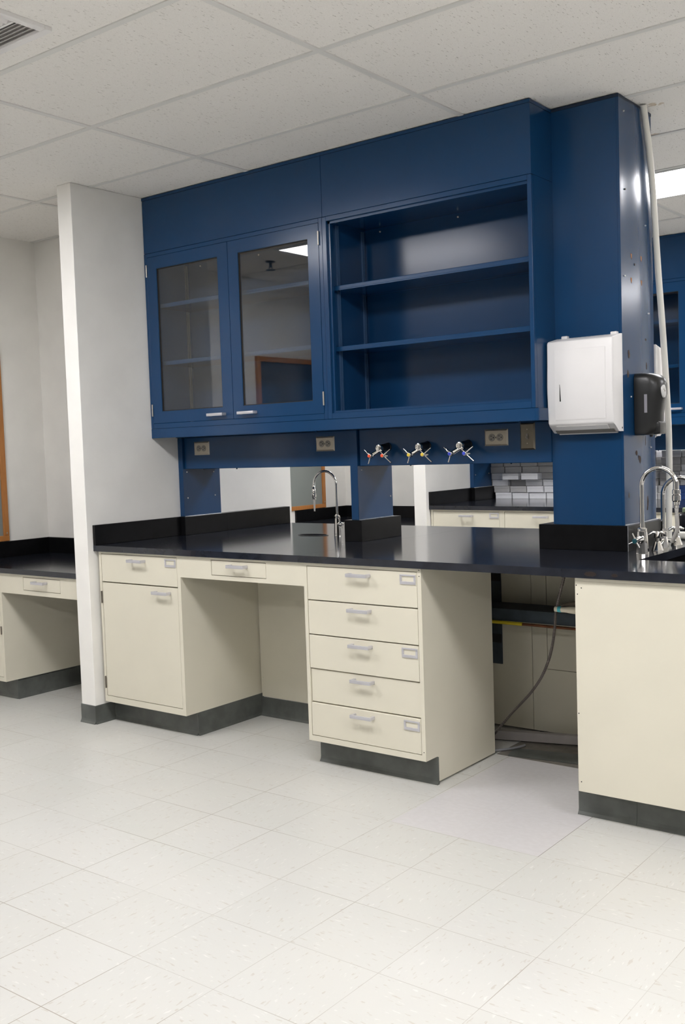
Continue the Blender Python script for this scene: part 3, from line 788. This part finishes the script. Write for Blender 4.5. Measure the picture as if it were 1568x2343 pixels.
# ------------------------------------------------------------------ taps
def gooseneck(bm, base, zs, ztop, reach, r, dirv=(1, 0), tail=0.):
    x, y = base; R = reach / 2; d = Vector((dirv[0], dirv[1], 0)).normalized()
    pts = [Vector((x, y, zs)), Vector((x, y, (zs + ztop - R) / 2)), Vector((x, y, ztop - R))]
    for i in range(1, 17):
        a = PI * i / 16; pts.append(Vector((x, y, ztop - R)) + d * (R - R * math.cos(a)) + Vector((0, 0, R * math.sin(a))))
    if tail: pts.append(pts[-1] - Vector((0, 0, tail)))
    sweep(bm, pts, r, 14); return pts[-1]
def octa(bm, x, y, z0, prof): lathe(bm, (x, y, z0), prof, (0, 0, 1), 8, PI / 8)
# small gooseneck at the cup sink
t = thing('gooseneck_tap', 'small chrome gooseneck tap beside the cup sink, left of the centre post', 'tap', (-1.441, 1.208, ZC))
b = bm_(); lathe(b, (-1.441, 1.208, ZC), [(0, .0190), (.004, .0185), (.09, .0150), (.098, .0135)], n=10); lathe(b, (-1.441, 1.208, ZC + .090), [(0, .0130), (.002, .0155), (.013, .0155), (.016, .010), (.022, .0085)], n=16); obj('tap_body', b, CHROME, t)
b = bm_(); e = gooseneck(b, (-1.441, 1.208), ZC + .10, 1.262, .146, .0066, (-1, -.04), .003); obj('spout', b, CHROME, t, True)
b = bm_(); lathe(b, e, [(-.006, .0078), (.012, .0082), (.014, .0098), (.034, .0100), (.036, .0080), (.040, .0112), (.060, .0112), (.064, .0090), (.075, .0085)], (0, 0, -1), 16); obj('vacuum_breaker', b, CHROME, t, True)
b = bm_(); sweep(b, [e - Vector((0, 0, .072 + q * .004)) for q in range(17)], [.0062 - .0001 * q for q in range(17)], 10, .14); obj('hose_nozzle', b, SMOKE, t)
b = bm_(); rod(b, (-1.435, 1.205, ZC + .060), (-1.405, 1.195, ZC + .060), .0095, .0085); lathe(b, (-1.412, 1.197, ZC + .060), [(0, .0115), (.01, .0115), (.016, .008)], (1, -.2, 0), 14)
v_ = obj('valve', b, CHROME, t, True)
b = bm_()
for dy, dz in ((-.014, .014), (.016, .008), (-.004, -.018)): rod(b, (-1.401, 1.195, ZC + .060), (-1.398, 1.195 + dy, ZC + .060 + dz), .0045, .0035, 10)
rod(b, (-1.425, 1.205, ZC + .075), (-1.421, 1.203, ZC + .098), .005, .0045, 10)
obj('lever', b, CHROME, v_, True)
# large single gooseneck in front
gx_, gy_ = .3215, .912
t = thing('gooseneck_tap', 'large chrome gooseneck tap with a teal-buttoned handle, nearest tap at the rectangular sink', 'tap', (gx_, gy_, ZC))
b = bm_(); lathe(b, (gx_, gy_, ZC), [(0, .0262), (.003, .0258), (.070, .0210), (.088, .0190), (.090, .0165)], (0, 0, 1), 12); lathe(b, (gx_, gy_, ZC + .088), [(0, .016), (.002, .0195), (.010, .0195), (.013, .0150), (.016, .0115), (.032, .0105)], n=16); obj('tap_body', b, CHROME, t)
b = bm_(); e = gooseneck(b, (gx_, gy_), ZC + .10, 1.262, .139, .0088, (1, 0), .004); obj('spout', b, CHROME, t, True)
b = bm_(); lathe(b, e, [(-.014, .0100), (.010, .0108), (.012, .0155), (.028, .0158), (.030, .0120), (.034, .0165), (.054, .0165), (.058, .0130), (.070, .0125), (.072, .0095), (.082, .0090)], (0, 0, -1), 18); obj('vacuum_breaker', b, CHROME, t, True)
b = bm_(); hp = [e - Vector((0, 0, .080 + q * .0024)) for q in range(16)]; sweep(b, hp, [.0085 - .00015 * q for q in range(16)], 12, .14); obj('hose_nozzle', b, SMOKE, t)
b = bm_(); q = hp[-1]; sweep(b, smooth_path([q + Vector((0, 0, .006)), q + Vector((.002, 0, -.025)), q + Vector((.001, 0, -.050)), q + Vector((-.010, .004, -.078)), q + Vector((-.024, .010, -.100))], 6), .0078, 12); obj('tubing', b, SMOKE, t, True)
hx, hy, hz = .3120, .868, ZC + .053
b = bm_(); rod(b, (gx_, gy_ - .012, hz + .002), (hx + .003, hy + .008, hz), .0150, .0165, 18); lathe(b, (hx + .002, hy + .010, hz), [(0, .0165), (.006, .0130), (.014, .0110)], (-.25, -1, 0), 18); v_ = obj('valve', b, CHROME, t, True)
b = bm_(); lathe(b, (hx - .002, hy - .004, hz), [(0, .0105), (.004, .0100), (.005, .0070)], (-.25, -1, 0), 18); obj('index_button', b, TEAL, v_, True)
b = bm_()
for dx_, dz in ((-.013, .030), (-.026, -.012), (.016, -.026), (.032, .018)): rod(b, (hx + dx_ * .25, hy - .002, hz + dz * .25), (hx + dx_, hy - .003, hz + dz), .0048, .0042 if dz > 0 else .0025, 12)
obj('lever', b, CHROME, v_, True)
# mixer behind it
t = thing('mixer_tap', 'chrome mixer tap with two lever valves and a gooseneck, rear tap at the rectangular sink', 'tap', (.325, 1.135, ZC))
mx, my = .3130, 1.165
b = bm_(); octa(b, mx, my, ZC, [(0, .0235), (.003, .0230), (.045, .0150), (.050, .0120)]); lathe(b, (mx, my, ZC + .045), [(0, .0125), (.003, .0160), (.020, .0160), (.024, .0115), (.034, .0105)], n=16); obj('tap_body', b, CHROME, t)
b = bm_(); gooseneck(b, (mx, my), ZC + .07, 1.214, .146, .0088, (1, 0), .05); obj('spout', b, CHROME, t, True)
for vx, vy in ((.3425, 1.020), (.3390, 1.250)):
    b = bm_(); octa(b, vx, vy, ZC, [(0, .0245), (.003, .0240), (.036, .0125), (.040, .0080), (.052, .0075), (.053, .0125), (.070, .0130), (.073, .0080)]); v_ = obj('valve', b, CHROME, t)
    b = bm_(); z = ZC + .071
    for dx_, dy_, dz in ((-.032, -.012, -.006), (.026, .012, -.002), (.006, -.018, -.008)):
        sweep(b, [(vx, vy, z), (vx + dx_ * .5, vy + dy_ * .5, z + .004), (vx + dx_, vy + dy_, z + dz)], [.0065, .0072, .0048], 12)
    obj('lever', b, CHROME, v_, True)
b = bm_(); rod(b, (.3425, 1.020, ZC + .020), (mx, my, ZC + .030), .009); rod(b, (mx, my, ZC + .030), (.3390, 1.250, ZC + .020), .009); obj('cross_tube', b, CHROME, t, True)

# ------------------------------------------------------------------ towel dispensers
def towel(label):
    t = thing('towel_dispenser', label, 'towel dispenser', (.0845, YP, 1.41))
    x0, x1 = -.0570, .2260; yf = YP - .100
    prof = [(YP, 1.803), (YP - .012, 1.803), (yf + .012, 1.7875), (yf + .003, 1.783), (yf, 1.776), (yf - .004, 1.60), (yf, 1.452), (yf + .006, 1.444), (yf + .020, 1.436), (yf + .052, 1.4135), (yf + .060, 1.411), (YP, 1.411)]
    b = bm_(); prism(b, prof, x0, x1, 'x')
    es = [e for e in b.edges if abs(e.verts[0].co.x - e.verts[1].co.x) < 1e-6 and min(v.co.z for v in e.verts) > 1.44 and max(v.co.y for v in e.verts) < YP - .001]
    bmesh.ops.bevel(b, geom=es, offset=.005, segments=3, profile=.5, affect='EDGES')
    obj('cover', b, WHITEP, t, True)
    b = bm_()
    fx0, fx1, fz0, fz1 = x0 + .035, x1 - .030, 1.462, 1.752
    y = yf - .0045
    prism(b, [(y + .004, fz0), (y + .0005, fz0 + .006), (y - .0008, 1.61), (y + .0015, fz1 - .006), (y + .005, fz1)], fx0, fx1, 'x'); k = obj('front_panel', b, WHITEP, t, True)
    b = bm_(); prism(b, [(-.0012 + .0005, 1.609), (.0006, 1.609), (.0042, 1.540), (-.0008, 1.540)], yf - .0062, yf - .003, 'y'); obj('sight_slot', b, DARK, k)
    b = bm_(); prism(b, [(yf + .014, 1.4385), (yf + .010, 1.4375), (yf + .030, 1.422), (yf + .034, 1.423)], x0 + .03, x1 - .03, 'x'); obj('towel_lip', b, WHITEP, t, True)
    b = bm_(); prism(b, [(yf + .034, 1.4215), (yf + .055, 1.4085), (yf + .07, 1.4085), (yf + .07, 1.43)], x0 + .015, x1 - .012, 'x'); obj('towel_slot', b, SOCK, t)
    b = bm_(); box(b, x0 + .010, x1 - .020, YP - .02, YP - .004, 1.4045, 1.4115, .002); obj('rear_lip', b, WHITEP, t)
    for cx in (x0 + .045, x1 - .024):
        b = bm_(); box(b, cx - .0135, cx + .0135, YP - .030, YP - .008, 1.795, 1.811, .003); obj('hinge_tab', b, WHITEP, t, True)
    b = bm_(); rod(b, (x1 - .001, YP - .012, 1.425), (x1 + .0006, YP - .012, 1.425), .004, n=10); obj('rivet', b, HINGE_DK, t)
    return t
tw = towel('white towel dispenser with a slim sight slot, on the wide blue column')
tw2 = copy_tree(tw, label='white towel dispenser on the far side of the blue column, behind the pipe')
tw2.rotation_euler = (0, 0, PI); tw2.location = (.0900, YP2 + .0005, 1.386)

# ------------------------------------------------------------------ soap dispenser
t = thing('soap_dispenser', 'black wall soap dispenser with an oval window, on the side of the wide blue column', 'soap dispenser', (XP1, 1.145, 1.39))
b = bm_()
Y0, Y1 = 1.076, 1.212
def sec(z, d, dn, yin=0.):
    a, c = Y0 + yin, Y1 - yin
    pts = []
    xb = XP1 + .0055
    pts.append((xb, a)); pts.append((XP1 + d * .75, a + .001)); pts.append((XP1 + d * .96, a + .008)); pts.append((XP1 + d + (dn - d) * .5, a + .022))
    pts.append((XP1 + dn, a + .045)); pts.append((XP1 + dn + .002, (a + c) / 2)); pts.append((XP1 + dn, c - .045)); pts.append((XP1 + d + (dn - d) * .5, c - .022))
    pts.append((XP1 + d * .96, c - .008)); pts.append((XP1 + d * .75, c - .001)); pts.append((xb, c))
    return [b.verts.new((x, y, z)) for x, y in pts]
secs = [sec(z, d, dn, yi) for z, d, dn, yi in ((1.392, .050, .064, .012), (1.396, .062, .080, .004), (1.405, .070, .090, .001), (1.440, .076, .095, 0), (1.448, .077, .096, 0), (1.48, .078, .097, 0), (1.52, .080, .102, 0), (1.56, .082, .112, 0), (1.60, .082, .112, 0), (1.622, .078, .104, .001), (1.636, .070, .090, .004), (1.644, .055, .068, .012), (1.646, .040, .048, .02))]
for a, c in zip(secs, secs[1:]): bridge(b, a, c)
b.faces.new(secs[0][::-1]); b.faces.new(secs[-1]); obj('housing', b, BLACKP, t, True)
b = bm_(); lathe(b, (XP1 + .1065, 1.128, 1.570), [(0, .029), (.006, .028), (.0085, .024)], (1, 0, .08), 28)
for v in b.verts: v.co.y = 1.128 + (v.co.y - 1.128) * .66
obj('sight_window', b, mat('soap_window', (.62, .62, .60), .15), t, True)
b = bm_(); lathe(b, (XP1 + .1152, 1.128, 1.570), [(0, .004), (.0012, .004)], (1, 0, .08), 12); box(b, XP1 + .1148, XP1 + .1160, 1.114, 1.123, 1.574, 1.5775); obj('window_mark', b, SOCK, t)
b = bm_(); box(b, XP1 + .048, XP1 + .060, Y0 - .0016, Y0 + .002, 1.483, 1.558, .001); obj('level_strip', b, GREYP, t)
b = bm_(); box(b, XP1 + .066, XP1 + .1005, Y0 + .028, Y1 - .028, 1.3945, 1.447, .008, 3); obj('push_lever', b, BLACKP, t, True)
b = bm_(); rod(b, (XP1 + .05, 1.145, 1.394), (XP1 + .05, 1.145, 1.384), .008, .006); obj('outlet_nozzle', b, BLACKP, t)

# ------------------------------------------------------------------ pipe beside the column
pts = [(.2450, 1.1895, H - .002), (.2450, 1.2497, 2.568), (.2450, 1.2848, 2.3965), (.2450, 1.331, 2.087), (.2500, 1.3680, 1.795), (.2600, 1.386, 1.45), (.2640, 1.3790, 1.192), (.2630, 1.3700, 1.03), (.2620, 1.366, ZC + .001)]
b = bm_(); sweep(b, smooth_path(pts, 10), .0133, 18); obj('white_pipe', b, TUBE, smooth=True, label='long off-white pipe bowing from ceiling to worktop beside the blue column', cat='pipe')
b = bm_(); sweep(b, [(.250, 1.494, ZC + .0195), (.62, 1.505, ZC + .0195), (1.05, 1.512, ZC + .0195)], .0175, 20); obj('pipe_offcut', b, TUBE, smooth=True, label='white pipe length lying on the worktop behind the rear mixer tap', cat='pipe')
t = thing('bottle', 'small black bottle with a pale green cap, on the worktop at the right edge', 'bottle', (.215, 1.73, ZC))
b = bm_(); lathe(b, (.215, 1.73, ZC), [(0, .036), (.004, .039), (.088, .039), (.100, .030), (.104, .016), (.110, .016)], n=24); obj('body', b, BOTTLE, t, True)
b = bm_(); lathe(b, (.215, 1.73, ZC + .107), [(0, .019), (.018, .018), (.020, .015)], n=20); obj('cap', b, GREEN, t, True)

# ------------------------------------------------------------------ inside the gap of the bench
t = thing('rear_cabinet_run', 'cream backs of the far-side cabinets, seen through the open gap in the bench', 'cabinet', (-.3, 1.6, 0))
b = bm_(); box(b, -.9, -.390, 1.330, 1.85, .012, .893); box(b, -.387, -.3115, 1.330, 1.85, .012, .893); box(b, -.3115, .28, 1.330, 1.85, .012, .3105); box(b, -.3085, .28, 1.330, 1.85, .3135, .893)
obj('back_panel', b, CREAM, t)
b = bm_(); box(b, -.62, -.546, 1.322, 1.3295, .313, .893, .001, 1); obj('slotted_strip', b, BEAM, t)
b = bm_()
for za, zb in ((.716, .754), (.586, .603), (.417, .459), (.84, .87)): box(b, -.62, -.5475, 1.320, 1.3225, za, zb)
pieces('slot', b, DARK, t)
b = bm_(); box(b, -.9, .28, 1.40, 1.85, 0, .012); obj('plinth', b, VINYL, t)
b = bm_(); prism(b, [(1.150, .560), (1.20, .560), (1.20, .566), (1.156, .566), (1.156, .609), (1.3298, .609), (1.3298, .615), (1.150, .615)], -.899, .2815, 'x')
obj('steel_channel', b, BEAM, label='dark blue-grey steel channel crossing the gap under the bench', cat='steel channel')
t = thing('copper_pipe', 'thin copper pipe with yellow tape, under the dark steel channel in the gap', 'pipe', (-.3, 1.135, .548))
b = bm_(); sweep(b, [(-.90, 1.137, .5535), (-.3, 1.137, .5530), (.283, 1.137, .5505)], .0065, 12); obj('tube', b, COPPER, t, True)
b = bm_(); sweep(b, [(-.60, 1.137, .5537), (-.335, 1.137, .5532)], .0082, 12); obj('yellow_tape', b, TAPE, t, True)
t = thing('drain_pipe', 'short cream pipe end with teal tape, poking out beside the plain right cabinet', 'pipe', (.21, .49, .74))
yp_ = .490
b = bm_(); sweep(b, [(.1425, yp_, .7505), (.145, yp_, .7505), (.190, yp_, .7500), (.215, yp_, .7500), (.2835, yp_, .7500)], [.005, .0098, .0105, .0130, .0140], 18); obj('spigot', b, PVC, t, True)
b = bm_(); sweep(b, [(.158, yp_, .7503), (.171, yp_, .7502)], .0112, 18); obj('teal_band', b, mat('teal_tape', (.05, .33, .38), .5), t, True)
b = bm_(); sweep(b, [(.165, yp_ + .016, .762), (.19, yp_ + .018, .768), (.235, yp_ + .020, .776), (.2835, yp_ + .022, .784)], [.004, .007, .012, .014], 14); obj('stub_pipe', b, mat('brown_pipe', (.075, .055, .035), .6), t, True)
# flexible conduit
pts = [(0.1748, .512, .8926), (0.1708, 0.520, 0.8713), (0.1345, 0.535, 0.7671), (0.1201, 0.545, 0.7211), (0.1083, 0.560, 0.6672), (0.0854, 0.585, 0.5964), (0.0498, 0.620, 0.5230), (-0.0094, 0.670, 0.4369), (-0.0867, 0.730, 0.3553), (-0.1638, 0.790, 0.2881), (-0.2580, 0.860, 0.2072), (-0.3849, 0.945, 0.0856), (-.45, .985, .025), (-.52, 1.0, .0075)]
b = bm_(); sp = smooth_path(pts, 22); sweep(b, sp, .0058, 10, .16); obj('flexible_conduit', b, CONDUIT, label='ribbed metal conduit looping down from the worktop seam through the gap', cat='conduit')
b = bm_(); ch = [(-.62, 1.075), (.02, 1.258), (.012, 1.290), (-.628, 1.107)]
prism(b, ch, .040, .046); prism(b, [ch[0], ch[1], (ch[1][0] - .001, ch[1][1] + .003), (ch[0][0] - .001, ch[0][1] + .003)], .006, .040); prism(b, [ch[3], ch[2], (ch[2][0] + .001, ch[2][1] - .003), (ch[3][0] + .001, ch[3][1] - .003)], .0, .040)
obj('metal_channel', b, CHAN, label='pale grey metal channel lying on the bare floor at the back of the gap', cat='metal channel')
b = bm_(); sweep(b, smooth_path([(-.45, .955, .007), (-.392, .957, .007), (-.345, 1.012, .007), (-.322, 1.055, .008), (-.315, 1.095, .007)], 8), .0058, 10); obj('cable', b, CABLEG, smooth=True, label='grey cable curving over the bare floor in the gap', cat='cable')
b = bm_(); prism(b, [(-.313, .932), (.280, 1.02), (.284, 1.15), (.02, 1.12), (-.372 + .03, 1.045)], .0005, .0032); obj('vinyl_offcut', b, VINYL, label='dark grey vinyl offcut lying flat on the bare floor in the gap', cat='offcut')

# ------------------------------------------------------------------ low desks in the alcoves
ZD = .770
t = thing('desk_cabinet', 'cream low cabinet under the desk in the left alcove, cut by the left edge', 'cabinet', (-3.46, .7, 0))
x0, x1 = -3.700, -3.2165; ya = YB
zt = .7405
carcass(t, x0, x1, .1135, zt, ya, 1.062, [(x0 + .02, x1 - .019, .138, .726)])
d = front('drawer', t, x0 + .02, x1 - .019, .58, .726, ya); pull(d, (x0 + x1) / 2, .70, ya)
d = front('door', t, x0 + .02, x1 - .019, .138, .579, ya); pull(d, x0 + .12, .55, ya)
b = bm_(); rod(b, (x1 - .017, ya - .004, .386), (x1 - .017, ya - .004, .432), .0038, n=10); obj('hinge', b, HINGE_DK, t, True)
b = bm_(); box(b, x0, x1 - .006, YK + .004, 1.062, 0, .1135)
cove(b, [(x0, YK + .004), (x1 - .003, YK + .004)], [(0, -1)], .1135); cove(b, [(x1 - .003, YK - .006), (x1 - .003, 1.062)], [(1, 0)], .104); obj('toe_kick', b, VINYL, t)
dcab = t
t = thing('desk_apron', 'cream desk apron with a pencil drawer, over the knee space in the left alcove', 'desk apron', (-2.85, .377, .628))
xa, xb, za, zb = -3.008, -2.677, .652, .727
b = bm_(); X0, X1 = -3.2165, XW0 - .001
box(b, X0, xa, YB, YB + .02, .628, .7405); box(b, xb, X1, YB, YB + .02, .628, .7405); box(b, xa, xb, YB, YB + .02, .628, za); box(b, xa, xb, YB, YB + .02, zb, .7405)
box(b, X0 + .02, X1 - .02, YB + .022, YB + .03, .63, .739)
obj('apron', b, CREAM, t)
d = front('drawer', t, xa, xb, za, zb, YB); pull(d, -2.842, .702, YB)
dapr = t
b = bm_(); box(b, XF + .001, XW0 - .0005, YC, YF - .0005, .7410, ZD, .0012, 1); dtop = obj('worktop', b, EPOXY, label='black epoxy desk top in the left alcove, lower than the main bench', cat='worktop')
b = bm_(); box(b, XF + .0005, XF + .020, YC + .005, YF - .001, ZD, .870, .0012, 1); dup1 = obj('upstand', b, EPOXY_EDGE, label='black upstand under the framed window in the left alcove', cat='upstand')
b = bm_(); box(b, XF + .0205, XW0 - .0005, YF - .020, YF - .0005, ZD, .870, .0012, 1); dup2 = obj('upstand', b, EPOXY_EDGE, label='black upstand along the back wall of the left alcove', cat='upstand')
D = (0, P, 0)
copy_tree(dcab, D, 'cream low cabinet under the desk in the far alcove, mostly hidden behind the bench')
copy_tree(dapr, D, 'cream desk apron in the far alcove, hidden behind the near bench')
copy_tree(dtop, D, 'black epoxy desk top in the far alcove, seen under the service panel')
copy_tree(dup1, D, 'black upstand under the framed window in the far alcove, seen behind the small tap')
copy_tree(dup2, D, 'black upstand along the back wall of the far alcove, seen right of the centre post')

# ------------------------------------------------------------------ the second bench, behind
def far_drawers(x0, x1, label, hold):
    t = thing('base_cabinet', label, 'cabinet', ((x0 + x1) / 2, .645, 0))
    xa, xb = x0 + .017, x1 - .021
    carcass(t, x0, x1, ZK, ZU, YB, YBK, [(xa, xb, .145, .883)])
    d = front('drawer', t, xa, xb, .737, .883, YB); pull(d, (xa + xb) / 2 + .012, .850, YB)
    if hold: holder(d, xb - .045, .853, YB)
    d = front('drawer', t, xa, xb, .44, .736, YB); pull(d, (xa + xb) / 2, .70, YB)
    d = front('drawer', t, xa, xb, .145, .439, YB); pull(d, (xa + xb) / 2, .40, YB)
    b = bm_(); box(b, x0, x1, YK + .004, YBK, 0, ZK); cove(b, [(x0, YK + .004), (x1, YK + .004)], [(0, -1)], ZK); obj('toe_kick', b, VINYL, t)
    t.location = t.location + Vector(D); OFF[t] = OFF[t] + Vector(D)
    return t
f1 = far_drawers(-2.3610, -1.7520, 'cream drawer cabinet of the far bench, beside its white wall', True)
f2 = far_drawers(-1.7515, -1.1500, 'cream drawer cabinet of the far bench, second from its white wall', False)
f3 = copy_tree(f2, (.602, 0, 0), 'cream drawer cabinet of the far bench, seen just right of the wide blue column')
f4 = copy_tree(f2, (1.204, 0, 0), 'cream drawer cabinet of the far bench, at the right edge behind the taps')
b = bm_(); holed(b, [(XW, YC + P), (.85, YC + P), (.85, YFAR + P), (XW, YFAR + P)], [], ZU, ZC); obj('worktop', b, EPOXY, label='long black epoxy worktop of the far bench, carrying the stacked white boxes', cat='worktop')
copy_tree(u1, D, 'black upstand strip on the white wall of the far bench, front piece')
copy_tree(u2, D, 'black upstand strip boxed out round the wall post of the far bench')
copy_tree(u3, D, 'black upstand strip on the white wall of the far bench, rear piece behind the boxes')
copy_tree(frame, D, 'blue upright posts and service panel of the far bench, behind the wide column')
g2 = copy_tree(gcab, D, 'blue wall cabinet with glass doors over the far bench, nearest its white wall')
g3 = copy_tree(gcab, (1.2275, P, 0), 'blue wall cabinet with glass doors over the far bench, seen right of the white pipe')
copy_tree(sof1, D, 'plain blue panel above the far bench wall cabinet nearest its white wall')
copy_tree(sof1, (1.2285, P, 0), 'plain blue panel above the far bench wall cabinet, seen right of the white pipe')
r2 = rail(XW + .001, .0870, 'long blue rail under the wall cabinets of the far bench'); r2.location = r2.location + Vector(D)
b = bm_(); box(b, -.0975, .40, YR0, YR1, 1.290, 1.4652, .002, 1); fp = obj('service_panel', b, BLUE, label='blue service panel end of the far bench, at the right edge', cat='service panel'); fp.location = fp.location + Vector(D)
# white boxes stacked on the far bench
def make_box(m, w=.143, d=.20, h=.050):
    b = bm_(); box(b, -w / 2, w / 2, 0, d, 0, h - .018, .001, 1); box(b, -w / 2 - .0015, w / 2 + .0015, -.0015, d + .0015, h - .0195, h, .0015, 1)
    me = bpy.data.meshes.new('carton'); bm_tmp = b; bmesh.ops.recalc_face_normals(b, faces=b.faces); b.to_mesh(me); b.free(); me.materials.append(m); return me
mw, m_shade, mbl = make_box(CARD), make_box(CARD_SHADED), make_box(CARD_B)
cols = ['first', 'second', 'third', 'fourth', 'fifth', 'sixth', 'seventh']
rows = ['bottom row', 'second row up', 'third row up', 'fourth row up', 'fifth row up', 'sixth row up']
def carton(me, x, y, z, label, group, name='carton'):
    o = bpy.data.objects.new(name, me); C.objects.link(o); o.location = (x, y, z)
    o['label'] = label; o['category'] = 'box'; o['group'] = group; return o
z = ZC
for r in range(6):
    sh = -.014 * r
    for c in range(7):
        me = m_shade if (r, c) in ((1, 0), (1, 1), (4, 0), (4, 1), (4, 2), (4, 3), (3, 3), (5, 0), (5, 1), (5, 2), (5, 3), (2, 1)) else mw  # shaded boxes are white ones, darkened by their material
        x = -2.228 + sh + c * .1525; y = 4.43 + random.uniform(-.005, .012)
        if (r, c) == (3, 0): x -= .012
        if (r, c) == (3, 1): x = -2.228 + sh + .140; y = 4.375
        if (r, c) == (3, 2): y = 4.36; x += .013
        if (r, c) == (2, 1): y = 4.47
        carton(me, x, y, z + .0003, '%s flat box on the far bench, %s, %s from the wall' % ('shade-tinted white' if me is m_shade else 'white', rows[r], cols[c]), 'flat boxes stacked on the far bench')
    z += .0525
rn = ['bottom', 'second', 'third', 'fourth', 'fifth', 'sixth', 'seventh']
z = ZC
for r in range(7):
    for c in range(5):
        bl = (c >= 2 and r in (0, 1)) or (c >= 3 and r in (3, 5)) or (c == 4 and r == 4)
        me = mbl if bl else (m_shade if (r in (2, 5) or (c == 1 and r != 6)) else mw)  # here too the grey is shade painted onto white boxes
        x = -1.015 + c * .150 + (.006 * r if c else 0); y = 4.43 + (.02 if r in (2, 4) else 0)
        carton(me, x, y, z + .0003, '%s flat box, right stack of the far bench, %s layer, %s from left' % ('blue' if bl else ('shade-tinted white' if me is m_shade else 'white'), rn[r], cols[c]), 'flat boxes in the right-hand stack of the far bench')
    z += .0518
